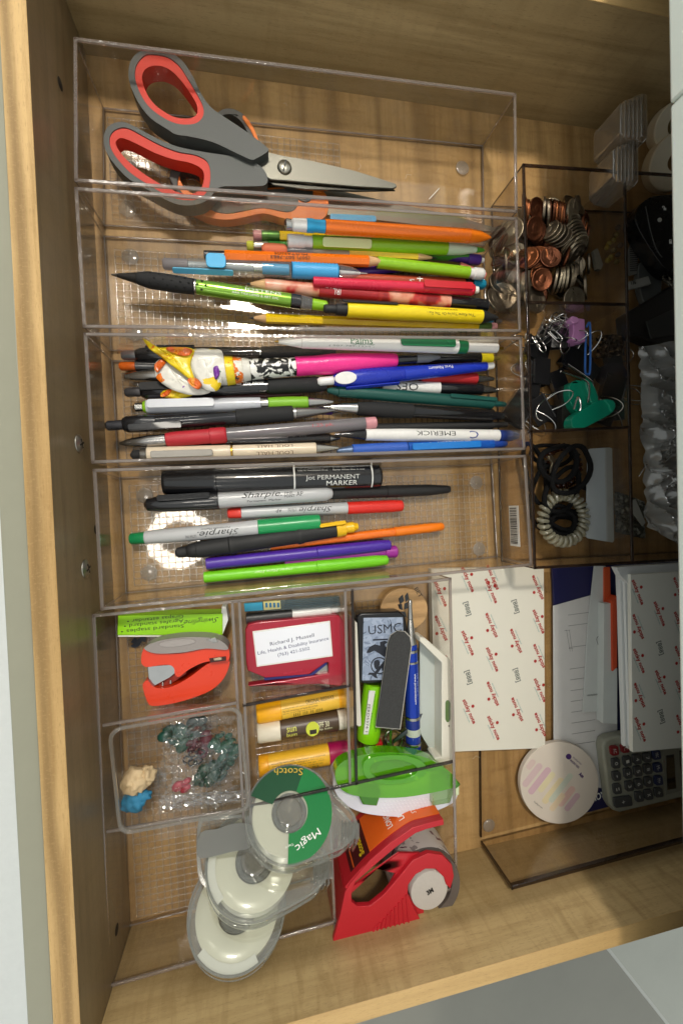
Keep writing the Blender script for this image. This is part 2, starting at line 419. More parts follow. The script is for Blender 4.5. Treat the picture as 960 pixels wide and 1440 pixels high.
def tray(label, TL, TR, BR, BL, h=50, th=1.5, inset=2.0, mat=CLEAR, rim=CLEAR_RIM, group=None, grid=None, pitch=5.2, feet=True, walls='TRBL', name='clear_tray', ribmat=None, base=True):
    """corner points are world xy of the rim; order top left, top right, bottom right, bottom left as in the photo"""
    c = [Vector(p[:2]) for p in (TL, TR, BR, BL)]
    ctr = sum(c, Vector((0, 0))) / 4
    rt = root(name, label, 'tray', (ctr.x, ctr.y, 0), 0, group)
    c = [p - ctr for p in c]
    # walk so that the left normal points inwards (counter-clockwise)
    ccw = [c[3], c[2], c[1], c[0]]
    sides = {'B': (0, 1), 'R': (1, 2), 'T': (2, 3), 'L': (3, 0)}
    for k, (i, j) in sides.items():
        if k in walls: wall(rt, ccw[i], ccw[j], h, th, inset, mat, rim)
    q = []
    for k in range(4):
        p = ccw[k]; a = (ccw[(k + 1) % 4] - p).normalized(); b = (ccw[k - 1] - p).normalized()
        q.append(p + (a + b) * (inset + .2))
    fil = MB()
    for k in range(4):
        a_, b_ = q[k], q[(k + 1) % 4]; sid = 'BRTL'[k]
        if sid in walls: fil.tube([(a_.x, a_.y, 2.0), (b_.x, b_.y, 2.0)], .75, 8)
    for k in range(4):
        o_ = ccw[k]; d_ = (q[k] - o_).normalized() * .5
        fil.tube([(q[k].x, q[k].y, 2.0), (o_.x + d_.x, o_.y + d_.y, h - 1.5)], .6, 8)
    mk('moulded_edges', fil, CLEAR_RIM if mat is CLEAR else SHADED_RIM, rt)
    if base: mk('base', MB().prism([tuple(p) for p in q], 0.5, 1.7), CLEAR_BASE if mat is CLEAR else mat, rt, smooth=False)
    if grid:
        x0, x1, y0, y1 = grid
        gx0 = lerp(q[0].x, q[1].x, x0); gx1 = lerp(q[0].x, q[1].x, x1); gy0 = lerp(q[0].y, q[3].y, y0); gy1 = lerp(q[0].y, q[3].y, y1)
        g = MB(); r = .55
        nx = int((gx1 - gx0) / pitch); ny = int((gy1 - gy0) / pitch)
        def rib(p, d, ln):
            prof = [(-r, 0), (-r * .7, r * .45), (0, r * .65), (r * .7, r * .45), (r, 0)]
            rings = []
            for t in (0, ln):
                if d == 'y': rings.append([(p[0] + a, p[1] + t, 1.72 + b) for a, b in prof])
                else: rings.append([(p[0] + t, p[1] + a, 1.74 + b) for a, b in prof])
            g.loft(rings)
        for i in range(nx + 1): rib((gx0 + i * pitch, gy0), 'y', ny * pitch)
        for j in range(ny + 1): rib((gx0, gy0 + j * pitch), 'x', nx * pitch)
        mk('moulded_grid', g, ribmat or CLEAR_RIB, rt, kind='stuff', angle=80)
    if feet:
        for sx in (0, 1):
            for sy in (0, 1):
                fx = lerp(q[0].x, q[1].x, .055 if sx == 0 else .945); fy = lerp(q[0].y, q[3].y, .16 if sy == 0 else .84)
                mk('rubber_foot', MB().lathez([(.1, 2.3), (5.2, 2.3), (5.9, 2.0), (6.3, 1.75), (6.3, 1.72), (.1, 1.72)], 24), FOOT, rt, M=TM(fx, fy, 0))
    return rt
FOOT = clear('foot_disc', (.9, .88, .85), 1.6, .1, body='#d4cabb', bodyw=.35)
G1 = 'clear trays side by side down the drawer'
Z5 = 50
tray('clear tray holding the grey and red scissors, at the back of the drawer', P(104, 52, Z5), P(725, 131, Z5), P(727, 298, Z5), P(105, 254, Z5), grid=(.02, .60, .06, .94), group=G1)
tray('clear tray of pencils and mechanical pencils, next to the scissors', P(105, 263, Z5), P(727, 306, Z5), P(732, 466, Z5), P(117, 460, Z5), grid=(.02, .98, .06, .94), group=G1)
tray('clear tray packed with ballpoint pens, the dark one with pink tape in it', P(118, 468, Z5), P(733, 474, Z5), P(738, 632, Z5), P(129, 651, Z5), grid=(.02, .98, .06, .94), group=G1)
t4 = tray('clear tray of permanent markers and felt pens beside a barcode sticker', P(131, 660, Z5), P(739, 640, Z5), P(748, 795, Z5), P(142, 858, Z5), grid=(.02, .98, .06, .94), group=G1)
# clear bin group at the lower left
ZB = 45
B1 = {'TL': P(130, 865, ZB), 'TR': P(634, 813, ZB), 'BR': P(643, 1250, ZB), 'BL': P(152, 1390, ZB)}
b1 = tray('large clear divided bin with stapler, lip balm and tape dispensers', B1['TL'], B1['TR'], B1['BR'], B1['BL'], h=ZB, inset=1.0, feet=False, name='divided_bin')
def b1w(u0, v0, u1, v1, rim=None, h=45, name='divider'):
    a, b = local(b1, [P(u0, v0, h), P(u1, v1, h)])
    wall(b1, a[:2], b[:2], h, 1.4, 0, CLEAR, rim or CLEAR_RIM, name=name, z0=1.9)
DARKRIM = clear('acrylic_dark_edge', (.34, .29, .25), 1.0, .12, body='#5a4c42', bodyw=.12)  # clear rim painted dark for the darkness underneath it
b1w(325, 846, 342, 1168); b1w(335, 845, 352, 1168)
b1w(494, 828, 500, 1104, DARKRIM); b1w(484, 829, 491, 1104)
b1w(342, 994, 492, 966, DARKRIM)
b1w(145, 1022, 334, 990)
b1w(150, 1172, 352, 1138, CLEAR_RIM); b1w(352, 1136, 636, 1073, DARKRIM)
b1w(461, 1110, 470, 1310)
def gridpatch(rt, p0, p1, pitch=5.2, z=1.74):
    g = MB(); r = .55
    x0, x1 = sorted((p0[0], p1[0])); y0, y1 = sorted((p0[1], p1[1]))
    prof = [(-r, 0), (-r * .7, r * .45), (0, r * .65), (r * .7, r * .45), (r, 0)]
    nx = int((x1 - x0) / pitch); ny = int((y1 - y0) / pitch)
    for i in range(nx + 1): g.loft([[(x0 + i * pitch + a, y0 + t, z + b) for a, b in prof] for t in (0, ny * pitch)])
    for j in range(ny + 1): g.loft([[(x0 + t, y0 + j * pitch + a, z + .02 + b) for a, b in prof] for t in (0, nx * pitch)])
    mk('moulded_grid', g, CLEAR_RIB, rt, kind='stuff', angle=80)
for (a, b) in (((178, 868), (318, 985)), ((178, 1010), (322, 1262)), ((350, 850), (478, 1120)), ((500, 840), (596, 1100))):
    q0, q1 = local(b1, [P(a[0], a[1], 1.7), P(b[0], b[1], 1.7)])
    gridpatch(b1, q0, q1)
# clear divided box of coins, clips, hair ties; its shade is in the tint
R1 = {'TL': P(735, 230, Z5), 'TR': P(1060, 252, Z5), 'BR': P(1075, 782, Z5), 'BL': P(751, 800, Z5)}
r1 = tray('clear divided organizer, shade put into its tint, holding coins, binder clips, hair ties and keys', R1['TL'], R1['TR'], R1['BR'], R1['BL'], inset=.5, mat=CLEAR_SHADED, rim=SHADED_RIM, feet=False, name='divided_organizer')
def r1w(u0, v0, u1, v1, h=50):
    a, b = local(r1, [P(u0, v0, h), P(u1, v1, h)])
    wall(r1, a[:2], b[:2], h, 1.6, 0, CLEAR_SHADED, SHADED_RIM, name='divider', z0=1.9)
r1w(877, 236, 888, 790)
r1w(740, 426, 880, 429); r1w(743, 608, 884, 602)
# open-sided clear tray at the lower right
q0, q1, q2, q3 = P(675, 1176, 1), P(1010, 1092, 1), P(1010, 800, 1), P(672, 806, 1)
b2 = root('file_tray', 'clear flat tray with one raised side under the calculator and papers', 'tray', ((q0.x + q1.x) / 2, (q0.y + q2.y) / 2, 0))
lp = local(b2, [q0, q1, q2, q3])
mk('base', MB().prism([tuple(p[:2]) for p in lp], .4, 2.0), CLEAR_SHADED, b2, smooth=False)
mk('base_edge', MB().prism([tuple((lp[0] + Vector((-.7, 0, 0)))[:2]), tuple((lp[0] + Vector((.7, 0, 0)))[:2]), tuple((lp[3] + Vector((.7, 0, 0)))[:2]), tuple((lp[3] + Vector((-.7, 0, 0)))[:2])], .3, 2.4), SHADED_RIM, b2)
fa, fb = local(b2, [P(720, 1251, Z5), P(1060, 1158, Z5)])
wall(b2, fa[:2], fb[:2], Z5, 2.2, 0, CLEAR_SHADED, SHADED_RIM, name='raised_side', rimh=3.5)
mk('side_edge', MB().box(fa.x - .8, fa.x + .6, fa.y - .3, fa.y + 2.6, 2, Z5), SHADED_RIM, b2)
p = local(b2, [P(687, 1161, 2)])[0]
mk('rubber_foot', MB().lathez([(.1, 3.2), (4, 3.2), (5.6, 2.6), (6, 2.05), (.1, 2.05)], 24), FOOT, b2, M=TM(p.x, p.y, 0))
# barcode sticker on the end wall of the marker tray
# ------------------------------------------------------------------ outline helpers
from mathutils.geometry import tessellate_polygon
def cr(pts, n=5, closed=True):
    """smooth curve through the points"""
    out = []; k = len(pts)
    pts = [Vector(p) for p in pts]
    for i in range(k if closed else k - 1):
        if closed: a, b, c, d = pts[i - 1], pts[i], pts[(i + 1) % k], pts[(i + 2) % k]
        else: a, b, c, d = pts[max(i - 1, 0)], pts[i], pts[i + 1], pts[min(i + 2, k - 1)]
        for j in range(n):
            t = j / n
            out.append(0.5 * ((2 * b) + (c - a) * t + (2 * a - 5 * b + 4 * c - d) * t * t + (-a + 3 * b - 3 * c + d) * t ** 3))
    if not closed: out.append(pts[-1])
    return out
def plate(mb, outer, holes, z0, z1, M=None):
    """prism of an outline with holes"""
    def area(q): return sum(q[i][0] * q[(i + 1) % len(q)][1] - q[(i + 1) % len(q)][0] * q[i][1] for i in range(len(q)))
    outer = [tuple(p[:2]) for p in outer]
    if area(outer) < 0: outer = outer[::-1]
    hs = []
    for h in holes:
        h = [tuple(p[:2]) for p in h]
        hs.append(h[::-1] if area(h) > 0 else h)
    loops = [outer] + hs
    flat = [p for l in loops for p in l]; n = len(flat)
    tri = tessellate_polygon([[Vector((p[0], p[1], 0)) for p in l] for l in loops])
    vs = [(p[0], p[1], z0) for p in flat] + [(p[0], p[1], z1) for p in flat]
    fs = []
    for t in tri:
        fs.append((t[0] + n, t[1] + n, t[2] + n)); fs.append((t[2], t[1], t[0]))
    o = 0
    for l in loops:
        k = len(l)
        for i in range(k):
            j = (i + 1) % k
            fs.append((o + i, o + j, n + o + j, n + o + i))
        o += k
    mb.add(vs, fs, M); return mb
def shp(name, rt, px, z0, z1, mat, bevel=.8, holes=(), sm=0, smooth=True, segs=3, label=None, angle=40):
    """a solid whose upper outline lies under the photo outline px at height z1; thickness z0..z1"""
    def conv(q):
        q = [Vector(a) for a in q]
        if sm: q = cr(q, sm)
        return local(rt, [P(a[0], a[1], z1) for a in q])
    oz = rt.matrix_world.translation.z / S
    mb = plate(MB(), conv(px), [conv(h) for h in holes], z0 - oz, z1 - oz)
    return mk(name, mb, mat, rt, bevel=bevel, segs=segs, smooth=smooth, label=label, angle=angle)
def at(name, label, cat, u, v, z, rz=0, group=None):
    p = P(u, v, z)
    return root(name, label, cat, p, rz, group)
def put(s, rt, u, v, z, w, h, mat, ang=0.0, **k):
    """flat lettering on rt centred under photo point (u, v); w, h in photo px, ang in degrees clockwise as seen in the photo"""
    p = local(rt, [P(u, v, z)])[0]
    rzr = rt.matrix_world.to_euler().z
    return text(s, w * PX(z), h * PX(z), mat, rt, TM(p.x, p.y, p.z, 0, 0, radians(-ang) - rzr), **k)
INK_K = plas('#141414', .5, var=0); INK_W = plas('#f2f2ee', .5, var=0); INK_R = plas('#b3392f', .5, var=0); INK_G = plas('#1d6b3c', .5, var=0)
INK_B = plas('#2a3b86', .5, var=0); INK_GY = plas('#7d7d78', .5, var=0)
# ------------------------------------------------------------------ scissors in the back tray
GREYH = plas('#474946', .5, bump=.25, bscale=1500); REDH = plas('#c2301e', .55, bump=.25, bscale=1500)
ORH = plas('#d9701c', .5, bump=.2, bscale=1200); STEEL = metal('#75736a', .42, bump=.05, bscale=400); STEEL_D = metal('#55534d', .3)
sc = at('scissors', 'large scissors with grey and red handles lying on top of the orange pair', 'scissors', 400, 236, 20)
top_out = [(181, 108), (183, 88), (194, 74), (213, 68), (236, 72), (255, 84), (270, 105), (282, 130), (296, 150), (318, 166), (345, 184), (374, 206), (376, 213), (360, 223), (352, 224), (330, 214), (300, 200), (268, 192), (248, 189), (236, 182), (212, 166), (196, 146), (186, 126)]
red_out = [(190, 108), (192, 91), (203, 78), (216, 76), (236, 80), (252, 92), (264, 110), (276, 130), (285, 148), (286, 162), (278, 172), (264, 175), (246, 173), (226, 163), (208, 148), (196, 128)]
hole1 = [(200, 110), (204, 98), (214, 93), (228, 93), (243, 101), (257, 116), (269, 133), (277, 148), (277, 160), (268, 166), (252, 166), (236, 160), (218, 147), (206, 130)]
shp('handle', sc, top_out, 18, 31, GREYH, 2.2, [red_out], 4, segs=4)
shp('grip_liner', sc, red_out, 18.4, 30.2, REDH, 1.8, [hole1], 4, segs=4)
shp('finger_rest', sc, [(236, 182), (244, 181), (258, 188), (262, 194), (252, 193)], 18, 29, GREYH, 1, sm=3)
bot_out = [(146, 198), (149, 182), (160, 173), (176, 172), (194, 180), (220, 194), (250, 206), (290, 214), (330, 220), (360, 229), (375, 245), (373, 260), (345, 262), (310, 263), (298, 275), (285, 285), (262, 289), (240, 284), (210, 268), (182, 252), (162, 232), (150, 214)]
red2 = [(154, 198), (157, 187), (167, 180), (180, 180), (198, 189), (224, 203), (250, 213), (276, 218), (292, 228), (296, 248), (292, 268), (278, 280), (258, 281), (236, 275), (208, 259), (184, 243), (166, 224), (157, 210)]
hole2 = [(163, 202), (167, 195), (176, 195), (194, 203), (218, 215), (244, 224), (268, 229), (284, 238), (287, 250), (283, 264), (272, 272), (256, 272), (234, 263), (208, 248), (184, 230), (170, 215)]
shp('handle', sc, bot_out, 15, 27, GREYH, 2.2, [red2], 4, segs=4)
shp('grip_liner', sc, red2, 15.4, 26.2, REDH, 1.8, [hole2], 4, segs=4)
shp('blade', sc, [(357, 232), (366, 218), (378, 214), (400, 219), (440, 226), (500, 240), (556, 258), (558, 262), (552, 265), (500, 262), (430, 256), (380, 252), (366, 243)], 21.5, 23.5, STEEL, .35, segs=1)
shp('blade', sc, [(372, 252), (430, 258), (500, 263), (553, 266), (556, 267), (500, 268), (430, 266), (385, 260)], 19, 21, STEEL_D, .3, segs=1)
p = local(sc, [P(400, 236, 23.5)])[0]
pv = mk('pivot_screw', MB().lathez([(.1, 2.4), (4.2, 2.3), (5.2, 1.5), (5.6, 0), (.1, 0)], 28), metal('#a09c90', .3), sc, M=TM(p.x, p.y, p.z))
mk('screw_slot', MB().box(-4.6, 4.6, -.6, .6, 2.2, 2.46, T(rz=1.3)), INK_K, pv)
s2 = at('scissors', 'orange and dark grey scissors half hidden under the red handled pair', 'scissors', 400, 285, 6)
o2 = [(300, 165), (312, 154), (328, 153), (344, 162), (356, 178), (364, 198), (380, 215), (410, 240), (440, 268), (430, 284), (405, 268), (370, 236), (345, 225), (318, 222), (300, 215), (290, 200), (290, 180)]
h2 = [(306, 170), (316, 161), (328, 162), (340, 172), (349, 188), (354, 205), (346, 214), (326, 211), (308, 205), (298, 190)]
shp('handle', s2, o2, 5, 14, plas('#3c3a36', .5), 2, [h2], 3)
shp('handle_edge', s2, [(344, 162), (356, 178), (364, 198), (361, 200), (352, 182), (341, 166)], 5, 14.6, ORH, .5, sm=2)
o3 = [(242, 240), (250, 230), (272, 231), (290, 243), (310, 262), (340, 266), (380, 264), (420, 262), (450, 266), (461, 280), (460, 300), (448, 310), (420, 311), (395, 306), (370, 300), (345, 305), (318, 309), (290, 304), (262, 288), (246, 262)]
h3 = [(252, 244), (260, 238), (272, 240), (286, 254), (286, 268), (272, 272), (258, 262)]
shp('handle', s2, o3, 4, 13, ORH, 2.2, [h3], 3)
shp('grip_liner', s2, [(300, 262), (340, 268), (380, 266), (412, 266), (419, 276), (418, 290), (404, 298), (370, 292), (345, 296), (318, 300), (296, 294), (286, 276)], 5, 13.6, plas('#4a4640', .55), 1, sm=3)
shp('handle_stripe', s2, [(410, 263), (450, 267), (452, 270), (410, 266)], 8, 13.9, plas('#e8953c', .4), .2)
shp('handle_stripe', s2, [(412, 272), (456, 277), (457, 281), (412, 276)], 8, 13.9, plas('#e8953c', .4), .2)
shp('grip_liner', s2, [(238, 250), (244, 234), (258, 228), (276, 233), (292, 246), (289, 252), (274, 241), (260, 238), (252, 246), (250, 262), (258, 272), (252, 274)], 5, 14, plas('#3c3a36', .55), 1, sm=2)
shp('blade', s2, [(425, 262), (460, 264), (560, 286), (640, 304), (704, 322), (690, 326), (600, 318), (520, 308), (455, 302)], 8, 9.6, STEEL, .3, segs=1)
shp('blade', s2, [(430, 272), (520, 296), (600, 314), (660, 322), (600, 322), (500, 312), (450, 302)], 5.6, 7.2, STEEL_D, .3, segs=1)
sg = root('clear_thread', 'short white fibre lying on the tray floor by the scissor blades', 'fibre', P(610, 272, 2.5))
a, b = local(sg, [P(603, 280, 2.6), P(617, 265, 2.6)])
mk('fibre', MB().tube([a, (a + b) / 2 + Vector((.4, .3, .2)), b], .3, 6), INK_W, sg)
# ------------------------------------------------------------------ pens and pencils
def pen(name, label, cat, A, B, parts, group=None, n=20, clip=None, texts=(), roll=0.0, hexn=None, prints=()):
    """A, B = (u, v, z) ends of the axis in the photo and its height in mm.
    parts: (name, material, [(u, full width px), ...][, sides]); clip: (material, u0, u1, width px, angle deg[, name]);
    texts: (string, u centre, length px, height px, angle deg, material, upside down)"""
    a = P(*A); b = P(*B); ax = (b - a); Ln = ax.length; ax.normalize()
    zz = Vector((0, 0, 1)); yy = zz.cross(ax).normalized(); zz = ax.cross(yy)
    rt = bpy.data.objects.new(name, None); COL.objects.link(rt); rt.empty_display_size = .01
    m = Matrix((ax, yy, zz)).transposed().to_4x4(); m.translation = a * S
    rt.matrix_world = m; tag(rt, label, cat, group)
    ua, ub = A[0], B[0]; va, vb = A[1], B[1]
    horiz = abs(ub - ua) > abs(vb - va)
    def X(u): return (u - ua) / (ub - ua) * Ln if horiz else (u - va) / (vb - va) * Ln
    def Z(u):
        t = X(u) / Ln; return (A[2] * (1 - t) + B[2] * t)
    def R(u, w): return w / 2 * PX(Z(u) + 2)
    objs = {}
    for p in parts:
        nm, mat, prof = p[:3]; sides = p[3] if len(p) > 3 else n
        pr = [(X(u), max(R(u, w), .12)) for u, w in prof]
        sgn = 1 if pr[-1][0] >= pr[0][0] else -1
        # little chamfers at open ends
        if pr[0][1] > .8: pr = [(pr[0][0], pr[0][1] - .35)] + [(pr[0][0] + .3 * sgn, pr[0][1])] + pr[1:]
        if pr[-1][1] > .8: pr = pr[:-1] + [(pr[-1][0] - .3 * sgn, pr[-1][1])] + [(pr[-1][0], pr[-1][1] - .35)]
        o = mk(nm, MB().lathe(pr, sides, a0=(pi / 2 if sides == 6 else 0) + roll), mat, rt, angle=35 if sides > 8 else 20)
        objs.setdefault(nm, o)
    for c in ([clip] if clip and not isinstance(clip, list) else (clip or [])):
        mat, u0, u1, w, ang = c[:5]; nm = c[5] if len(c) > 5 else 'clip'; thick = c[6] if len(c) > 6 else 1.1
        wm = w * PX(Z(u0)); r = max(max(R(u, ww) for u, ww in p[2]) for p in parts) if len(c) < 8 else c[7]
        x0, x1 = sorted((X(u0), X(u1)))
        mb = MB().prism(rrect(x0, x1, -wm / 2, wm / 2, min(wm, abs(x1 - x0)) * .3), r + .15, r + .15 + thick)
        mk(nm, mb, mat, rt, bevel=.3, M=T(rx=-radians(ang)))
    for t in texts:
        s_, uc, ln, hh, ang, mat = t[:6]; flip = t[6] if len(t) > 6 else False
        r = t[7] if len(t) > 7 else None
        rr = None
        for p in parts:
            pr = sorted(p[2])
            if pr[0][0] <= uc <= pr[-1][0]:
                for (u0, w0), (u1, w1) in zip(pr, pr[1:]):
                    if u0 <= uc <= u1:
                        w = w0 + (w1 - w0) * ((uc - u0) / max(u1 - u0, .01)); rr = max(rr or 0, R(uc, w))
        rr = rr or 4
        Mx = T(rx=-radians(ang))
        Mx = TM(X(uc), 0, 0) @ Mx @ (Matrix.Rotation(0, 4, 'Z'))
        k = PX(Z(uc))
        # wrap is about x; an upside-down line is turned half round about the surface normal before wrapping
        ob = text(s_, ln * k, hh * k, mat, rt, Mx, wrap=rr, shear=t[8] if len(t) > 8 else 0)
        if ob is not None:
            want_flip = flip != (ub < ua if horiz else False)
            if want_flip:
                for v in ob.data.vertices: v.co.x = -v.co.x; v.co.y = -v.co.y
    return rt
# shared materials
K = plas('#121216', .2, var=.15, coat=.7); KM = plas('#1b1b1c', .6, bump=.15); KR = plas('#19191a', .75, bump=.3, bscale=2500); WHT = plas('#e6e4e0', .25, var=.03, coat=.3)
SILV = metal('#b8b5b0', .22); GOLD = metal('#b58f3e', .3); PW = plas('#d2a878', .7, bump=.2, bscale=2000); GRAPH = plas('#3a3a3c', .4, metal=.4)
PINKE = plas('#c98a8c', .8); YEL = plas('#efc612', .25, var=.05, coat=.4); ORG = plas('#ef7410', .25, var=.04, coat=.3); LIM = plas('#8cc01e', .3, var=.05)
GRN = plas('#4d9a2c', .35); PUR = plas('#4a2a86', .35); RED = plas('#c4202c', .3); REDB = plas('#d83348', .3); CYA = plas('#2d9fd0', .35)
BLU = plas('#2443a8', .3); DBL = plas('#1d2c66', .35); TEAL = plas('#0e4a44', .45); GREY = plas('#a9abaa', .35, var=.03); PAPW = plas('#e9e7df', .7, var=.02)
CLB = clear('clear_barrel', (.86, .88, .88), 1.2, .05, body='#c8ccd0', bodyw=.18)
CLS = clear('smoky_barrel', (.34, .33, .34), 1.2, .06, body='#333338', bodyw=.35)
CLG = clear('frosted_barrel', (.75, .73, .75), 1.0, .2, body='#b4b0b4', bodyw=.55)
def pencil_parts(u0, u1, w, mat, tip=None, ferr=None, eraser=None, fer_u=0, hexa=True, cone=34, er=None):
    """pencil from the end u0 (eraser) to the point u1"""
    s = 1 if u1 > u0 else -1; out = []
    body1 = u1 - s * cone if tip else u1
    b0 = u0 + s * (fer_u + er) if ferr else u0
    if eraser: out.append(('eraser', eraser, [(u0, w * .8), (u0 + s * 2, w * .92), (u0 + s * er, w * .92)]))
    if ferr:
        pr = []
        k = 7
        for i in range(k): 
            uu = u0 + s * (er + fer_u * i / (k - 1)); pr.append((uu, w * (1.02 if i % 2 else .94)))
        out.append(('ferrule', ferr, pr))
    out.append(('barrel', mat, [(b0, w), (body1, w)], 6 if hexa else 20))
    if tip:
        out.append(('sharpened_wood', PW, [(body1 - s * .2, w * .97), (body1 + s * cone * .72, w * .3)]))
        out.append(('lead', tip, [(body1 + s * cone * .7, w * .31), (u1, w * .05)]))
    return out
GP = 'pens and pencils in the pencil tray'
# --- pencil tray, bottom layer
pen('mechanical_pencil', 'purple mechanical pencil under the orange and lime ones', 'pencil', (395, 331, 8), (675, 366, 9),
    [('barrel', PUR, [(400, 12), (655, 13)]), ('eraser_cap', plas('#56358f', .3), [(655, 15), (672, 15), (675, 12)]), ('eraser', PAPW, [(675, 8), (680, 7)])], GP)
pen('mechanical_pencil', 'green mechanical pencil with purple end cap', 'pencil', (470, 350, 9), (660, 361, 9),
    [('barrel', GRN, [(470, 15), (656, 15)])], GP)
pen('pencil', 'plain pencil with a pink eraser and striped green ferrule beside the orange mechanical pencil', 'pencil', (356, 331, 9), (560, 341, 9),
    pencil_parts(356, 560, 14, YEL, ferr=plas('#4f7a35', .35, .6), eraser=PINKE, fer_u=24, er=11), GP)
pen('pencil', 'green pencil with a yellow eraser and white ferrule', 'pencil', (347, 346, 9), (520, 352, 9),
    pencil_parts(347, 520, 14, plas('#2f7a33', .35), ferr=metal('#c9c4b8', .3), eraser=plas('#d2d44a', .7), fer_u=20, er=9), GP)
pen('pen', 'purple pen lying between the blue grip and the lime pencil', 'pen', (455, 389, 9), (600, 372, 9),
    [('barrel', PUR, [(455, 12), (600, 12)])], GP)
pen('pencil', 'rust coloured pencil with a white star and a teal end cap', 'pencil', (478, 391, 10), (680, 400, 10),
    [('barrel', plas('#b4492a', .35), [(478, 15), (650, 15)]), ('band', K, [(650, 16), (662, 16)]), ('end_cap', plas('#1b86a6', .3), [(662, 15), (678, 15), (682, 10)])], GP,
    texts=[('+', 584, 9, 9, 4, INK_W), ('S', 573, 8, 6, -30, INK_W)])
pen('pen', 'orange topped pen stub with a pink end beside the white eraser', 'pen', (640, 372, 9), (683, 390, 9), [('end_cap', plas('#e07a70', .4), [(645, 12), (681, 12)])], GP)
pen('marker', 'teal ended pen under the yellow click pen', 'pen', (560, 448, 8), (692, 452, 8), [('barrel', plas('#14668c', .35), [(560, 12), (688, 12), (692, 8)])], GP)
# --- middle layer
pen('mechanical_pencil', 'orange mechanical pencil with white eraser and cyan band, topmost in the tray', 'pencil', (399, 315, 34), (690, 334, 30),
    [('eraser_sleeve', metal('#c8c8c4', .25), [(400, 9), (402, 14), (409, 13)]), ('eraser', WHT, [(409, 13), (411, 16), (428, 17)]), ('band', CYA, [(428, 18), (437, 17.5), (438, 16), (452, 16.5)]),
     ('barrel', ORG, [(452, 19), (655, 20)]), ('tip', plas('#f07c14', .3), [(655, 19.5), (672, 16), (684, 8), (690, 3)])], GP)
pen('pen', 'blue clipped pen lying along the scissor blade', 'pen', (463, 309, 16), (530, 312, 16),
    [('barrel', KM, [(480, 6), (522, 6)])], GP, clip=[(CYA, 463, 527, 9, 0, 'clip', 2.0)])
pen('mechanical_pencil', 'lime mechanical pencil with a white tip and pale printed clip', 'pencil', (403, 339, 20), (681, 352, 18),
    [('eraser', WHT, [(404, 17), (406, 18), (425, 18), (427, 15), (436, 15)]), ('barrel', LIM, [(436, 18.5), (623, 19)]), ('tip', plas('#c9dcc4', .35), [(623, 18), (645, 16), (668, 8)]), ('sleeve', GRN, [(668, 8), (676, 6), (681, 3)])], GP,
    clip=[(plas('#cdd99a', .4), 448, 513, 12, -25)], texts=[('BIC', 498, 14, 6, -30, INK_K, True, None, .2), ('shimmers', 475, 20, 3, -30, INK_K, True)])
pen('pencil', 'short yellow pencil point between the two lime pencils', 'pencil', (440, 352, 16), (615, 363, 16), pencil_parts(440, 615, 12, YEL, tip=GRAPH, cone=30), GP)
pen('mechanical_pencil', 'clear mechanical pencil with a salmon eraser beside the green pencil', 'pencil', (366, 350, 18), (500, 358, 17),
    [('eraser', plas('#cf6f4c', .7), [(368, 10), (372, 15), (384, 16), (398, 15), (402, 12)]), ('barrel', CLG, [(402, 7), (412, 10), (490, 10)])], GP)
pen('mechanical_pencil', 'lime green mechanical pencil with a white eraser end', 'pencil', (530, 369, 18), (680, 386, 18),
    [('barrel', LIM, [(530, 16), (658, 17)]), ('eraser', WHT, [(658, 14), (664, 14), (665, 17), (676, 17), (680, 12)])], GP)
pen('pencil', 'bright orange pencil printed with black capitals and sharpened to a point', 'pencil', (287, 359, 20), (556, 369, 20),
    [('end_band', K, [(287, 12), (314, 12.5)])] + pencil_parts(314, 556, 15, ORG, tip=GRAPH, cone=41), GP,
    texts=[('MUSTANGS', 403, 46, 5, 25, INK_K, True), ('(507) 507-7883', 402, 54, 5, -14, INK_K, True)])
pen('pencil', 'long yellow pencil with a green ferrule and pink eraser along the tray wall', 'pencil', (349, 447, 12), (700, 460, 12),
    [(n_, m_, [(u_, w_) for u_, w_ in pr_], *r_) for n_, m_, pr_, *r_ in pencil_parts(697, 350, 13, YEL, tip=GRAPH, ferr=plas('#5c7b3a', .35, .6), eraser=PINKE, fer_u=20, er=9, cone=21)], GP)
pen('click_pen', 'slim red click pen with a red clip lying on the portrait pencil', 'pen', (440, 396, 24), (672, 408, 22),
    [('barrel', plas('#d52846', .25), [(440, 13), (590, 15), (662, 17)]), ('end_ring', RED, [(662, 16), (665, 15)]), ('button', PAPW, [(665, 10), (671, 10), (672, 8)])], GP,
    clip=[(RED, 588, 660, 11, 5)])
# portrait pencil: skin and red printed wrap
fm, nt, out = newmat('portrait_wrap'); N_ = nt.nodes; L_ = nt.links
b_ = N_.new('ShaderNodeBsdfPrincipled'); L_.new(b_.outputs[0], out.inputs[0]); b_.inputs['Roughness'].default_value = .3
tc = N_.new('ShaderNodeTexCoord'); no = N_.new('ShaderNodeTexNoise'); no.inputs['Scale'].default_value = 70; no.inputs['Detail'].default_value = 2; L_.new(tc.outputs['Object'], no.inputs['Vector'])
rp = N_.new('ShaderNodeValToRGB'); rp.color_ramp.elements[0].color = srgb('#8a1f22'); rp.color_ramp.elements[0].position = .38
for pos, c_ in ((.47, '#c23a34'), (.5, '#c86a54'), (.56, '#d99478'), (.68, '#e0a890')):
    e = rp.color_ramp.elements.new(pos); e.color = srgb(c_)
rp.color_ramp.elements[-1].color = srgb('#e3b79f')
L_.new(no.outputs[0], rp.inputs[0]); L_.new(rp.outputs[0], b_.inputs['Base Color'])
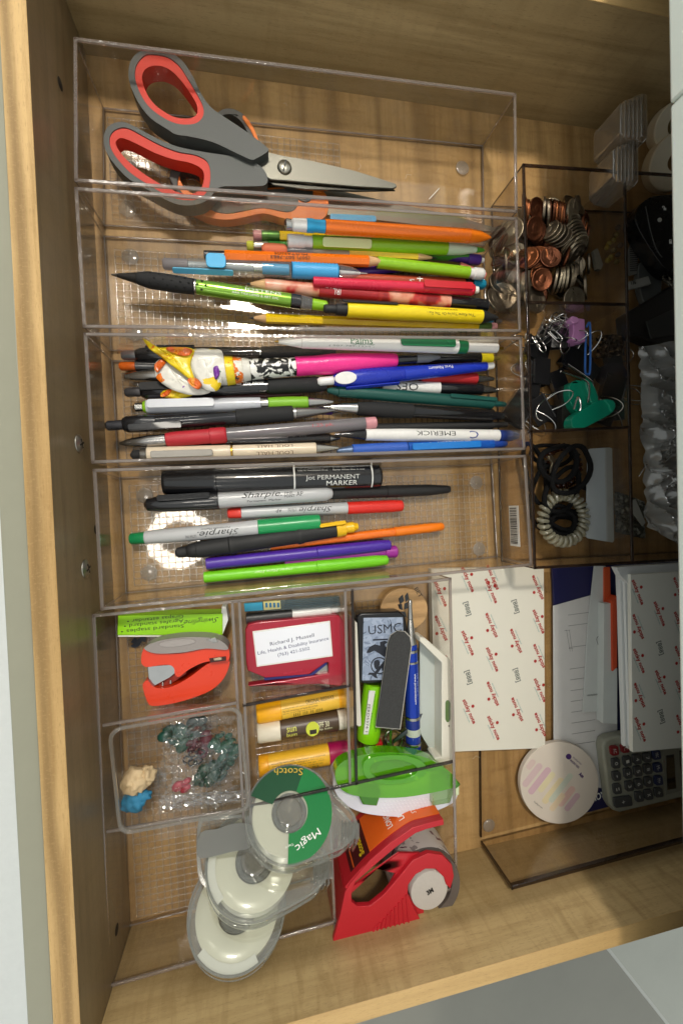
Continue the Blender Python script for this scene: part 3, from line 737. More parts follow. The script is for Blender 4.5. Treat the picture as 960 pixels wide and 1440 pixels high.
pen('pencil', 'red pencil wrapped in a portrait print, its wooden point bare', 'pencil', (347, 399, 18), (686, 430, 16),
    [('lead', GRAPH, [(347, 1), (352, 4)]), ('sharpened_wood', PW, [(351, 4), (370, 17)]), ('printed_wrap', fm, [(370, 18), (440, 18)]), ('red_print', plas('#a82227', .3), [(440, 18), (520, 18)]),
     ('printed_wrap', fm, [(520, 18), (626, 18)]), ('end_print', K, [(626, 18), (684, 18)])], GP,
    texts=[('AR', 452, 13, 7, 20, INK_W, True), ('IRL', 463, 11, 8, -25, INK_W, True)])
pen('click_pen', 'metallic green pen with a dimpled black grip, its point towards the drawer front', 'pen', (157, 386, 24), (462, 431, 20),
    [('point', metal('#7d7a72', .3), [(157, 2), (164, 4)]), ('cone', plas('#2d2b29', .35, .3), [(164, 5), (190, 14)]), ('grip', KR, [(190, 15), (205, 21), (235, 22), (266, 20)]),
     ('ring', SILV, [(266, 20), (269, 20)]), ('barrel', plas('#7fae35', .22, .55, coat=.5), [(269, 19), (300, 20), (404, 20)]), ('ring', K, [(404, 21), (419, 21)]), ('clear_end', CLB, [(419, 19), (436, 17)]),
     ('button', LIM, [(436, 15), (458, 14), (460, 11)])], GP,
    texts=[('JOSTENS', 362, 50, 6, 14, INK_W), ('AAA TAX LAND & ART SVC', 352, 62, 3, -22, INK_W)])
# dimples in the grip
mbd = MB()
for i in range(7):
    for a_ in (-28, 6, 38):
        r_ = 5.75; x_ = 27 + i * 6.0 + (3 if a_ == 6 else 0)
        mbd.ball((x_, r_ * sin(radians(-a_)), r_ * cos(radians(a_))), .9, nu=8, nv=6, sc=(1, 1, .5))
pr_ = [o for o in bpy.data.objects if o.name.startswith('click_pen')][-1]
mk('grip_dots', mbd, plas('#0a0a0a', .9), pr_, kind='stuff')
pen('click_pen', 'yellow click pen with black ends and upside-down advertising text', 'pen', (455, 434, 24), (700, 447, 22),
    [('button', KM, [(455, 10), (458, 12), (470, 12), (471, 15), (485, 17)]), ('barrel', plas('#f2d51b', .3), [(485, 21), (560, 22), (674, 20)]), ('nose_cone', KM, [(674, 20), (688, 12), (697, 6), (700, 2)])], GP,
    clip=[(KM, 478, 552, 10, 52)], texts=[('"You Know You\'re On The Right Track"', 617, 96, 5.5, -12, INK_K, True), ('www.mnchelidepot.com', 608, 60, 4, 22, INK_K, True)])
pen('mechanical_pencil', 'clear mechanical pencil with a ribbed light blue grip and blue clips', 'pencil', (228, 371, 24), (518, 385, 24),
    [('eraser_cap', CLG, [(229, 12), (232, 15), (262, 15)]), ('barrel', CLB, [(262, 17), (403, 20)]), ('refill', GREY, [(262, 9), (350, 9)]), ('ferrule', SILV, [(350, 10), (366, 12)]),
     ('inner_block', CYA, [(362, 14), (400, 14)]),
     ('grip', plas('#3f9fd6', .4), [x for i in range(14) for x in ((404 + i * 5, 22), (406.5 + i * 5, 20.5))]), ('cone', CLB, [(473, 20), (490, 16), (503, 8)]), ('refill', WHT, [(473, 6), (505, 4)]), ('point', SILV, [(503, 4), (516, 2)])], GP,
    clip=[(CYA, 287, 313, 20, 5), (plas('#58a8c9', .35), 242, 322, 8, -62)])
# ------------------------------------------------------------------ pens in the third tray
GB = 'ballpoint pens heaped in the third tray'
def T3(*a, **k): return pen(*a, group=GB, **k)
# bottom layer
T3('click_pen', 'black pen with a grey clicker under the yellow tape petal', 'pen', (171, 500, 12), (480, 496, 14),
    [('button', plas('#6f7276', .3, .5), [(171, 9), (174, 12), (190, 12)]), ('barrel', K, [(190, 15), (196, 19), (225, 22), (260, 20)]), ('clear_barrel', CLS, [(260, 20), (358, 19)]), ('ring', SILV, [(357, 17), (361, 17)]), ('grip', KR, [(361, 19), (420, 21), (470, 18)])],
    clip=[(K, 205, 270, 8, 30)])
T3('click_pen', 'black pen with a translucent orange clicker', 'pen', (168, 515, 10), (400, 517, 10),
    [('button', plas('#d8641c', .25), [(168, 8), (171, 11), (190, 11)]), ('barrel', K, [(190, 16), (300, 16)])])
T3('pen', 'dark green pen with a silver cone beneath the white tape petal', 'pen', (175, 530, 12), (420, 524, 12),
    [('cone', SILV, [(176, 8), (190, 14), (222, 20)]), ('barrel', TEAL, [(222, 20), (320, 20)])])
T3('marker', 'black marker lettered in gold with a yellow band and tan tip', 'marker', (455, 506, 12), (703, 504, 12),
    [('barrel', K, [(455, 16), (672, 17)]), ('band', plas('#ecd91e', .35), [(671, 15), (690, 14)]), ('tip', plas('#8d7a3a', .5), [(690, 9), (702, 5)])],
    texts=[('FORDGE', 552, 44, 6, 18, plas('#9c8c3a', .4), True)])
T3('pen', 'white barrelled pen lying under the white green-clipped pen', 'pen', (500, 492, 8), (700, 478, 8), [('barrel', plas('#bdb8ac', .4), [(560, 10), (698, 10)])])
T3('click_pen', 'red pen end with a silver tip below the blue bank pen', 'pen', (560, 530, 14), (696, 533, 13),
    [('grip', plas('#b8252a', .5), [(590, 16), (668, 17)]), ('cone', SILV, [(668, 14), (684, 10), (694, 5)])])
T3('click_pen', 'white pen with big black letters, black grip and silver cone', 'pen', (520, 543, 14), (702, 549, 13),
    [('barrel', WHT, [(535, 18), (614, 19)]), ('grip', K, [(614, 19), (660, 19), (675, 17)]), ('cone', SILV, [(675, 15), (690, 11), (700, 5)])],
    texts=[('OES', 567, 34, 11, -8, INK_K, True), ('_______', 580, 30, 1, 35, INK_K)])
T3('click_pen', 'long black click pen with a dark red lower barrel and white printing', 'pen', (176, 552, 18), (460, 540, 20),
    [('button', plas('#4c4a4c', .3, .5), [(176, 9), (179, 12), (197, 12)]), ('barrel', K, [(197, 15), (203, 20), (250, 21), (372, 20)]), ('grip', KR, [(372, 21), (440, 22), (458, 19)])],
    clip=[(KM, 198, 262, 12, 20)], texts=[('as tbt bkya', 347, 36, 5, 14, INK_W)])
T3('pen', 'dark red barrel showing beneath the black printed pen', 'pen', (260, 562, 12), (470, 552, 12), [('barrel', plas('#4c141a', .4), [(270, 12), (420, 12)])])
T3('click_pen', 'light grey pen with a lime green grip and silver cone', 'pen', (188, 573, 20), (472, 565, 22),
    [('button', SILV, [(189, 9), (191, 12), (201, 12)]), ('ring', LIM, [(201, 15), (205, 17)]), ('barrel', plas('#b7b9c0', .3, coat=.3), [(205, 18), (297, 19), (361, 18)]), ('ring', SILV, [(361, 16), (372, 16)]),
     ('grip', plas('#79b01f', .45), [(372, 17), (400, 18), (430, 17)]), ('cone', SILV, [(430, 15), (450, 11), (468, 4)])],
    clip=[(plas('#c4c6cc', .3), 208, 297, 12, 10)])
T3('pen', 'purple tipped silver pen end beside the lime grip pen', 'pen', (430, 579, 14), (500, 576, 14),
    [('grip', PUR, [(446, 10), (466, 12)]), ('cone', SILV, [(466, 10), (480, 6)])])
T3('click_pen', 'black translucent pen pointing left with silver cone and ribbed grip', 'pen', (455, 572, 22), (708, 585, 18),
    [('point', SILV, [(455, 2), (463, 5)]), ('cone', metal('#c9c8c4', .15), [(463, 7), (480, 14), (498, 17)]), ('grip', KR, [(498, 19), (520, 22), (573, 21)]), ('barrel', CLS, [(573, 19), (690, 19)]), ('inner_refill', K, [(573, 9), (690, 9)]), ('button', K, [(690, 13), (704, 12), (708, 9)])])
T3('pen', 'slim plain black pen above the white lettered pen', 'pen', (500, 603, 14), (714, 597, 13),
    [('barrel', KM, [(500, 14), (690, 13)]), ('button', KM, [(690, 9), (712, 9)])])
T3('click_pen', 'black gel pen with smoky barrel, rubber grip and long silver tip', 'pen', (149, 599, 22), (472, 577, 24),
    [('button', plas('#3f3f44', .25, .5), [(149, 9), (152, 13), (172, 13)]), ('cap', K, [(172, 18), (178, 22), (200, 23), (216, 20)]), ('barrel', CLS, [(216, 20), (325, 20)]), ('inner_refill', metal('#8b8d92', .2), [(216, 8), (325, 8)]),
     ('grip', KR, [(325, 21), (360, 22), (407, 21)]), ('ring', SILV, [(407, 17), (412, 17)]), ('cone', metal('#8d8a86', .2), [(412, 17), (430, 14), (450, 9), (471, 3)])],
    clip=[(K, 180, 250, 10, -30)])
T3('click_pen', 'black pen with small white printing under the red grip pen', 'pen', (180, 624, 16), (480, 616, 18),
    [('barrel', K, [(230, 18), (400, 18)]), ('clear_barrel', CLS, [(400, 17), (462, 15)]), ('cone', SILV, [(462, 12), (478, 4)])],
    texts=[('Quality Equip. Svc', 395, 60, 3.2, 20, INK_GY)])
T3('gel_pen', 'frosted gel pen with a red rubber grip and silver cone', 'pen', (167, 624, 24), (530, 594, 24),
    [('cone', metal('#a8a6a4', .2), [(168, 3), (180, 11), (205, 16), (228, 16)]), ('grip', plas('#b3222e', .5), [(228, 18), (240, 20), (286, 20), (287, 22), (306, 22), (309, 19)]), ('barrel', CLG, [(309, 19), (511, 18)]),
     ('end_plug', plas('#c98a90', .4), [(511, 17), (527, 17), (529, 13)]), ('refill', plas('#8d6d72', .3), [(320, 5), (500, 5)])],
    texts=[('1.25 pk.', 446, 30, 6, 5, plas('#b8434a', .4))])
T3('click_pen', 'white pen with bold black capitals and a dark blue end', 'pen', (470, 611, 24), (727, 613, 20),
    [('cone', CLS, [(470, 4), (495, 12), (510, 16)]), ('barrel', WHT, [(510, 17), (560, 19), (697, 19)]), ('end_cap', plas('#22377a', .35), [(697, 18), (715, 17), (728, 9)])],
    texts=[('EMERICK', 603, 62, 7, 10, INK_K, True), ('C', 657, 14, 12, 0, INK_B, True)])
T3('click_pen', 'blue pen with a light blue clip reading Technical College', 'pen', (470, 634, 22), (712, 624, 20),
    [('cone', plas('#4d607e', .3, .4), [(473, 6), (493, 14)]), ('grip', plas('#2a58b4', .5), [(493, 17), (566, 18)]), ('barrel', plas('#1450a8', .25), [(567, 17), (690, 17)]), ('button', plas('#1c3f94', .3), [(690, 12), (708, 11), (712, 7)])],
    clip=[(plas('#1f78cc', .25), 571, 668, 10, 0)], texts=[('Technical College', 630, 42, 5, 0, INK_W), ('N', 592, 14, 8, 15, INK_W), ('NORTHWOOD', 632, 54, 4, 35, INK_W)])
T3('stylus_pen', 'cream pen with a black rubber stylus end and silver clip', 'pen', (184, 640, 24), (478, 630, 24),
    [('stylus_tip', KR, [(184, 6), (187, 12), (197, 14)]), ('ring', SILV, [(197, 16), (206, 18)]), ('barrel', plas('#d8c7ae', .3), [(206, 20), (318, 19)]), ('ring', GOLD, [(318, 19), (321, 19)]), ('barrel', plas('#dccab0', .3), [(321, 18), (441, 18)]),
     ('cone', metal('#b9b3a8', .2), [(441, 16), (460, 10), (476, 4)])],
    clip=[(metal('#8f8c86', .35), 212, 294, 9, -8)], texts=[('LOUL HALL', 380, 50, 5, 34, plas('#6b4a32', .5), True), ('LOUL HALL', 380, 50, 5, -32, plas('#6b4a32', .5), True)])
# top layer
T3('click_pen', 'white pen with a green clip and green palm logo, topmost by the wall', 'pen', (386, 480, 39), (709, 490, 37),
    [('point', GOLD, [(386, 2), (392, 4)]), ('nose', WHT, [(391, 6), (420, 16)]), ('barrel', WHT, [(420, 17), (636, 20)]), ('ring', plas('#156a3f', .3), [(636, 20), (650, 19)]), ('end', WHT, [(650, 14), (697, 14)]), ('tip', GOLD, [(697, 7), (708, 3)])],
    clip=[(plas('#1a7044', .25), 551, 629, 15, 12)], texts=[('Palms', 498, 32, 10, 10, INK_G), ('The Palms Manor', 500, 34, 2.5, -22, INK_G), ('( 507-789-1234 )', 485, 66, 2.5, -42, INK_GY)])
T3('click_pen', 'bright blue pen with a white oval grip and curved clip', 'pen', (445, 537, 25), (696, 514, 22),
    [('tip', WHT, [(446, 8), (449, 12), (467, 12)]), ('grip', plas('#1b2fa8', .25), [(467, 15), (480, 24), (505, 28), (530, 26), (560, 22)]), ('barrel', plas('#2038b4', .25), [(560, 22), (620, 19), (682, 13)]), ('end', WHT, [(682, 11), (692, 10), (694, 7)])],
    clip=[(plas('#1b2fa8', .25), 480, 552, 6, -70)], texts=[('First National Bank', 602, 58, 5, 12, INK_W, True)])
bp = [o for o in bpy.data.objects if o.get('label', '').startswith('bright blue pen')][0]
mk('oval_inlay', MB().prism([(22 + 9 * cos(t), 4.8 * sin(t)) for t in [2 * pi * i / 24 for i in range(24)]], 6.6, 8.0), WHT, bp, bevel=.5, M=T(rx=-radians(-8)))
T3('click_pen', 'dark green pen with matching clip lying above the black translucent pen', 'pen', (460, 549, 22), (712, 569, 20),
    [('nose', TEAL, [(460, 6), (474, 14)]), ('barrel', plas('#0d4a42', .4), [(474, 16), (560, 18), (690, 17)]), ('button', TEAL, [(690, 9), (708, 8), (711, 5)])], clip=[(plas('#0d4a42', .4), 624, 692, 7, 25)])
# duct tape flower pen
def splat(name, basec, cols, scale, seed):
    m, nt, out = newmat(name); N = nt.nodes; L = nt.links
    b = N.new('ShaderNodeBsdfPrincipled'); L.new(b.outputs[0], out.inputs[0]); b.inputs['Roughness'].default_value = .3
    tc = N.new('ShaderNodeTexCoord'); prev = None
    mp = N.new('ShaderNodeMapping'); mp.inputs['Location'].default_value = (seed, seed * .7, seed * .2); L.new(tc.outputs['Object'], mp.inputs[0])
    for i, (c, thr) in enumerate(cols):
        mp2 = N.new('ShaderNodeMapping'); mp2.inputs['Location'].default_value = (i * 3.1, i * 1.3, 0); L.new(mp.outputs[0], mp2.inputs[0])
        n = N.new('ShaderNodeTexNoise'); n.inputs['Scale'].default_value = scale; n.inputs['Detail'].default_value = 4; n.inputs['Distortion'].default_value = 1.5; n.inputs['Roughness'].default_value = .45
        L.new(mp2.outputs[0], n.inputs['Vector'])
        g = N.new('ShaderNodeMath'); g.operation = 'GREATER_THAN'; g.inputs[1].default_value = thr; L.new(n.outputs[0], g.inputs[0])
        x = N.new('ShaderNodeMix'); x.data_type = 'RGBA'; L.new(g.outputs[0], x.inputs[0])
        if prev is None: x.inputs[6].default_value = srgb(basec)
        else: L.new(prev, x.inputs[6])
        x.inputs[7].default_value = srgb(c); prev = x.outputs[2]
    L.new(prev, b.inputs['Base Color'])
    n2 = N.new('ShaderNodeTexNoise'); n2.inputs['Scale'].default_value = 250; L.new(tc.outputs['Object'], n2.inputs['Vector'])
    bp = N.new('ShaderNodeBump'); bp.inputs['Strength'].default_value = .25; bp.inputs['Distance'].default_value = .001; L.new(n2.outputs[0], bp.inputs['Height']); L.new(bp.outputs[0], b.inputs['Normal'])
    return m
TAPE_W = splat('splatter_tape', '#dcd9cf', [('#e8c619', .60), ('#e2731c', .62), ('#7a3a9c', .67), ('#3d7a4a', .7)], 48, 1)
TAPE_Y = splat('yellow_splatter_tape', '#e8cc1c', [('#dcae18', .6), ('#de6f1c', .68)], 70, 5)
ZEB = splat('zebra_tape', '#eceae4', [('#141414', .5)], 130, 2)
tp = pen('tape_flower_pen', 'pen wrapped in pink, zebra and paint-splatter tape with tape petals', 'pen', (225, 528, 26), (622, 502, 26),
    [('splatter_wrap', TAPE_W, [(262, 26), (280, 34), (309, 38)]), ('yellow_band', TAPE_Y, [(309, 39), (320, 37)]), ('orange_band', splat('orange_splash', '#e3dfd2', [('#e2731c', .47), ('#3a3a3a', .66)], 110, 6), [(320, 36), (331, 33)]), ('splatter_wrap', TAPE_W, [(331, 32), (341, 29)]), ('zebra_wrap', ZEB, [(341, 28), (370, 27), (403, 25)]),
     ('pink_wrap', plas('#f0318e', .3, bump=.5, bscale=250), [(403, 27), (430, 26), (455, 29), (490, 27), (545, 20), (550, 18)]), ('barrel', K, [(550, 15), (580, 14)]), ('grip', plas('#77797d', .4), [(580, 13), (600, 13), (618, 4)])], group=GB)
def petal(px, z0, z1, mat, lift):
    px = cr(px, 4)
    pts = [P(p[0], p[1], z1) for p in px]; lp = local(tp, pts)
    c = sum(lp, Vector((0, 0, 0))) / len(lp)
    mb = MB(); vs = [c + Vector((0, 0, lift + .6))]; rings = 4
    for k in range(1, rings + 1):
        f = k / rings
        for p in lp: q = c.lerp(p, f); q.z = c.z + lift * (1 - f * f) + .6 + .5 * sin(f * 9 + p.x * .5); vs.append(q)
    n = len(lp); fs = []
    for i in range(n): fs.append((0, 1 + i, 1 + (i + 1) % n))
    for k in range(rings - 1):
        for i in range(n):
            a = 1 + k * n + i; b = 1 + k * n + (i + 1) % n
            fs.append((a, a + n, b + n, b))
    mb.add(vs, fs)
    o = mk('petal', mb, mat, tp)
    so = o.modifiers.new('thick', 'SOLIDIFY'); so.thickness = .0005
TAPE_O = splat('orange_tape', '#d4621c', [('#dc8a1c', .62)], 90, 8)
petal([(218, 514), (226, 505), (240, 512), (262, 528), (286, 546), (296, 552), (276, 556), (256, 553), (238, 546), (222, 534), (219, 524)], 24, 29, TAPE_W, 1.2)
petal([(218, 514), (227, 505), (234, 509), (226, 520), (221, 524)], 28, 31, TAPE_O, .4)
petal([(226, 556), (238, 545), (252, 551), (268, 553), (280, 552), (262, 559), (244, 561)], 21, 24, TAPE_Y, .8)
petal([(226, 557), (238, 546), (242, 549), (234, 558)], 22, 25, TAPE_O, .3)
petal([(201, 476), (207, 480), (218, 487), (236, 489), (262, 489), (274, 494), (268, 512), (274, 532), (278, 540), (262, 530), (244, 516), (226, 502), (210, 490)], 30, 34, TAPE_Y, 1.2)
petal([(234, 490), (250, 488), (270, 492), (266, 500), (250, 500), (240, 495)], 33.5, 36.3, TAPE_O, .5)
petal([(270, 492), (290, 491), (312, 494), (314, 520), (310, 544), (300, 551), (284, 545), (274, 528), (268, 510)], 30, 33, TAPE_W, 2)
petal([(264, 534), (276, 532), (284, 541), (279, 548), (270, 543)], 32, 34.6, TAPE_O, .3)
petal([(300, 518), (307, 514), (309, 526), (303, 534)], 34.2, 35.6, plas('#7a3a9c', .4), .2)

# ------------------------------------------------------------------ markers in the fourth tray
GM = 'markers and felt pens in the marker tray'
def T4(*a, **k): return pen(*a, group=GM, **k)
TIPGREY = plas('#b9babb', .3, var=.02)
T4('marker', 'fat black permanent marker with a white outlined label', 'marker', (229, 679, 12), (534, 670, 12),
    [('cap', K, [(230, 31), (234, 33), (294, 34), (296, 36), (300, 36)]), ('barrel', K, [(300, 35), (520, 36)]), ('end', K, [(520, 35), (531, 34), (534, 30)])],
    texts=[('Jot PERMANENT', 460, 76, 8, -3, INK_W), ('MARKER', 473, 44, 7, -28, INK_W), ('Use In Ventilated Area  -  Recap When Not In Use', 459, 94, 2.8, 34, INK_W)])
mj = [o for o in bpy.data.objects if o.get('label', '').startswith('fat black')][0]
def strip_on(rt, R, x0, x1, a0, a1, mat, n=10, name='label_line', lift=.08):
    mb = MB(); vs = []; fs = []
    for i in range(n + 1):
        a = radians(a0 + (a1 - a0) * i / n)
        for x in (x0, x1):
            for rr in (R + lift, R - .2): vs.append((x, -rr * sin(a) * -1, rr * cos(a)))
    for i in range(n):
        b = i * 4; fs += [(b, b + 2, b + 6, b + 4), (b + 1, b + 5, b + 7, b + 3), (b, b + 4, b + 5, b + 1), (b + 2, b + 3, b + 7, b + 6)]
    fs += [(0, 1, 3, 2), (n * 4, n * 4 + 2, n * 4 + 3, n * 4 + 1)]
    mb.add(vs, fs); return mk(name, mb, mat, rt)
RJ = 36 / 2 * PX(14)
strip_on(mj, RJ, 99.5, 100.7, -60, 60, INK_W); strip_on(mj, RJ, 163.2, 164.4, -60, 60, INK_W)
strip_on(mj, RJ, 99.5, 164.4, 57, 60, INK_W, 2)
T4('felt_pen', 'black felt pen lying beyond the grey and black permanent marker', 'pen', (455, 694, 9), (633, 688, 9),
    [('barrel', KM, [(455, 17), (540, 17)]), ('cap', KM, [(540, 18), (600, 17), (628, 12), (632, 10)])])
T4('permanent_marker', 'grey permanent marker with a black cap and upright black script', 'marker', (202, 710, 15), (469, 693, 14),
    [('cap', K, [(203, 8), (207, 17), (225, 22), (297, 26), (302, 26)]), ('barrel', TIPGREY, [(302, 22), (440, 22), (458, 21), (466, 14), (468, 6)])],
    clip=[(K, 222, 292, 9, 30)], texts=[('Sharpie.', 363, 54, 11, 16, INK_K, False, None, .35), ('Permanent  Marker', 366, 46, 3, -24, INK_K), ('FINE', 401, 11, 4, 18, INK_K), ('POINT', 402, 14, 4, -4, INK_K), ('AP', 417, 9, 6, 8, INK_K)])
T4('permanent_marker', 'grey permanent marker with a red cap and upside-down script', 'marker', (319, 722, 8), (567, 711, 9),
    [('end', plas('#dd3a2e', .3), [(320, 12), (322, 14), (338, 15)]), ('barrel', TIPGREY, [(338, 16), (484, 17)]), ('cap', plas('#d82c22', .3), [(484, 18), (550, 18), (564, 16), (566, 13)])],
    texts=[('Sharpie', 438, 46, 10, 8, INK_K, True, None, .35), ('ULTRA FINE', 406, 12, 5, 10, INK_K, True), ('AP', 388, 8, 5, 5, INK_K, True)])
T4('permanent_marker', 'grey permanent marker with a green cap and green end', 'marker', (183, 758, 10), (451, 734, 15),
    [('end', plas('#16804a', .3), [(183, 13), (185, 15), (203, 16)]), ('barrel', TIPGREY, [(203, 17), (230, 19), (359, 21)]), ('cap', plas('#159250', .3), [(359, 22), (430, 23), (449, 22), (450, 19)])],
    texts=[('Sharpie.', 304, 54, 11, -6, INK_K, True, None, .35), ('Permanent Marker', 300, 38, 3, 26, INK_K, True), ('ULTRA FINE', 266, 14, 4, -22, INK_K, True)])
T4('felt_pen', 'orange felt pen reaching out from under the purple one', 'pen', (380, 768, 9), (624, 740, 9),
    [('barrel', ORG, [(380, 12), (550, 13)]), ('cap', plas('#f27c10', .35), [(550, 14), (600, 14), (620, 12), (623, 9)])])
T4('highlighter', 'black barrelled marker with a yellow clip and yellow end', 'marker', (246, 778, 12), (504, 740, 14),
    [('end', KM, [(247, 9), (250, 14), (262, 15)]), ('end', KM, [(262, 16), (270, 20), (275, 20)]), ('barrel', KM, [(275, 22), (318, 24), (320, 27), (325, 27), (328, 24), (412, 24), (415, 27), (421, 26), (424, 24), (470, 22)]),
     ('ring', plas('#eebb18', .3), [(470, 24), (484, 22)]), ('end_cap', plas('#eebb18', .3), [(484, 15), (496, 16), (498, 12), (503, 10)])],
    clip=[(plas('#eebb18', .3), 446, 484, 6, 38)])
T4('felt_pen', 'purple felt pen lying along the lime green one', 'pen', (289, 793, 11), (549, 766, 11),
    [('barrel', plas('#48259a', .35), [(290, 16), (440, 17)]), ('cap', plas('#44229a', .35), [(440, 18), (530, 17), (547, 15), (549, 11)])])
T4('felt_pen', 'magenta felt pen whose cap shows beyond the purple and lime pens', 'pen', (400, 790, 7), (560, 775, 8),
    [('barrel', plas('#8a1f86', .35), [(400, 14), (540, 15)]), ('cap', plas('#9a2592', .35), [(540, 17), (556, 18), (558, 14)])])
T4('felt_pen', 'lime green felt pen closest to the lower wall of its tray', 'pen', (286, 812, 10), (546, 787, 11),
    [('barrel', plas('#78d018', .35), [(287, 15), (440, 17)]), ('cap', plas('#74cc16', .35), [(440, 18), (525, 17), (543, 14), (545, 11)])],
    texts=[('Paper Mate Flair', 380, 52, 4.5, 12, plas('#cfe8a8', .4), True, None, .2)])
# barcode sticker on the end wall of the marker tray
bs = root('barcode_sticker', 'white barcode sticker on the end wall of the marker tray', 'sticker', (213.2, 12, 33))
pa = P(709, 712, 36); pb = P(719, 767, 24)
mk('paper', MB().box(-.1, .1, pb.y - 12, pa.y - 12, -9, 5), PAPW, bs)
bb = MB(); yb = pb.y - 12 + 2
while yb < pa.y - 12 - 2:
    w_ = random.choice((.35, .6, .9)); bb.box(-.16, -.11, yb, yb + w_, -8, 2); yb += w_ + random.choice((.4, .7))
mk('bars', bb, INK_K, bs, kind='stuff')
# ------------------------------------------------------------------ divided bin: staples and stapler
PL = plas
st = at('staple_box', 'lime green box of staples with upside-down black lettering', 'staple box', 240, 880, 20)
LG = PL('#93d400', .4, var=.04)
shp('box_body', st, [(166, 866), (313, 863), (313, 893), (165, 893)], 8, 25, LG, .4)
shp('box_flap', st, [(312, 853), (318, 853), (321, 872), (313, 893), (310, 876)], 8, 24, PL('#dfe0dc', .5), .3)
shp('white_edge', st, [(166, 893.5), (312, 893.5), (312, 895.5), (166, 895.5)], 8, 24.4, PAPW, .1)
for s_, v, w in (('Standard staples \u2022', 883.5, 78), ('Agrafes standard \u2022', 876, 74), ('Grapas estandar \u2022', 869.5, 70)):
    put(s_, st, 243 - (78 - w) * -.5 - 38 + 10, v, 25.1, w, 6.0, INK_K, 180)
put('Swingline', st, 283, 872.5, 25.1, 45, 9, INK_K, 180, shear=.5)
sp = at('stapler', 'small orange stapler with a grey top, jaws open to the left', 'stapler', 260, 945, 12)
ORR = PL('#de380c', .28, var=.04, coat=.4); 
shp('base_shell', sp, [(201, 962), (208, 957), (216, 966), (232, 968), (250, 962), (270, 950), (290, 935), (310, 925), (322, 928), (322, 938), (314, 955), (298, 970), (270, 982), (240, 990), (215, 993), (208, 988), (203, 975)], 6, 30, ORR, 2.4, sm=3)
shp('magazine', sp, [(207, 937), (245, 934), (248, 945), (236, 955), (210, 969)], 14, 28, metal('#c9c8c6', .15), .5)
shp('magazine_inner', sp, [(211, 962), (228, 960), (245, 948), (262, 941), (262, 948), (240, 962), (212, 971)], 12, 25, PL('#8d2208', .5), .3)
for i in range(3):
    u = 217 + i * 11
    shp('rivet', sp, [(u, 963 - i * 3), (u + 2, 963 - i * 3), (u + 2, 968 - i * 3), (u, 968 - i * 3)], 20, 27, SILV, .1)
shp('upper_shell', sp, [(200, 918), (206, 910), (225, 918), (250, 919), (280, 914), (305, 908), (320, 911), (323, 920), (320, 929), (305, 929), (285, 932), (265, 942), (252, 952), (246, 948), (245, 940), (238, 935), (222, 936), (206, 938), (199, 932)], 22, 36, ORR, 2.4, sm=3)
shp('grey_top', sp, [(203, 911), (215, 904), (235, 899), (265, 896), (295, 897), (312, 902), (321, 911), (316, 914), (290, 912), (262, 917), (238, 919), (220, 919), (208, 916)], 24, 39, PL('#8f8884', .45, bump=.1), 2.2, sm=3)
shp('thumb_pad', sp, [(225, 905), (245, 900), (268, 899), (275, 903), (262, 907), (240, 910), (228, 909)], 38, 39.6, PL('#9b9490', .4), .6, sm=3)
shp('hinge_slot', sp, [(294, 926), (318, 923), (318, 929), (296, 932)], 30, 36.4, PL('#3b0e04', .5), .3)
shp('hinge_pin', sp, [(300, 926), (312, 924.5), (312, 928), (301, 929)], 34, 37.2, metal('#c8b89a', .3), .3)
shp('logo_emboss', sp, [(290, 900), (303, 896), (307, 903), (300, 904)], 38, 39.4, SILV, .3)
for u in (195, 150):
    pass
fr_ = at('flower_sticker', 'dark blue flower shaped sticker showing below the staple box', 'sticker', 193, 903, 3)
pp = local(fr_, [P(193, 903, 3)])[0]
shp('petal_print', fr_, [(184, 903), (190, 897), (193, 900), (199, 895), (205, 896), (205, 903), (200, 902), (196, 908), (190, 911), (184, 909), (188, 905)], 1.9, 2.3, PL('#1c2433', .4), 0, sm=2)
# ------------------------------------------------------------------ clear lidded tray with clay figure and bag
cbx = at('clear_inner_tray', 'small round-cornered clear tray sitting in the divided bin', 'tray', 255, 1085, 24)
def ringpts(x0, x1, y0, y1, r, k):
    return rrect(x0, x1, y0, y1, r, 6)
c4 = [P(152, 1026, 54), P(338, 993, 54), P(352, 1140, 54), P(168, 1175, 54)]
l4 = local(cbx, c4)
def quadround(q, r, inset, z, n=5):
    pts = []
    k = len(q)
    cen = sum((Vector(p[:2]) for p in q), Vector((0, 0))) / k
    qq = []
    for i in range(k):
        p = Vector(q[i][:2]); a = (Vector(q[i - 1][:2]) - p).normalized(); b = (Vector(q[(i + 1) % k][:2]) - p).normalized()
        qq.append((p + (a + b) * inset, a, b))
    for p, a, b in qq:
        for i in range(n + 1):
            t = i / n; p0 = p + a * r; p2 = p + b * r
            w = (1 - t) ** 2 * p0 + 2 * t * (1 - t) * p + t * t * p2
            pts.append((w.x, w.y, z))
    return pts
oz = 24
prof = [(9, 0, 54 - oz), (9, .2, 51.5 - oz), (9, 2.0, 51 - oz), (8, 3.2, 40 - oz), (7, 4.5, 26 - oz), (7, 8, 24.5 - oz)]
mk('tray_wall', MB().loft([quadround(l4, a, b, z) for a, b, z in prof], False), CLEAR, cbx, angle=60)
mk('tray_rim', MB().loft([quadround(l4, a, b, z) for a, b, z in ((9, -.3, 54.2 - oz), (9, -.3, 52.5 - oz), (8.6, 1.7, 52.5 - oz), (8.6, 1.7, 54.2 - oz))], False, loop=True), clear('tray_lip', (.8, .79, .76), 1.6, .12, body='#cfc8bc', bodyw=.22), cbx, angle=60)
mk('tray_base', MB().loft([quadround(l4, 7, 8, z) for z in (24.4 - oz, 25.2 - oz)]), CLEAR, cbx)
fg = at('clay_figure', 'small lump of cream clay in the round-cornered tray', 'modelling clay', 192, 1098, 27)
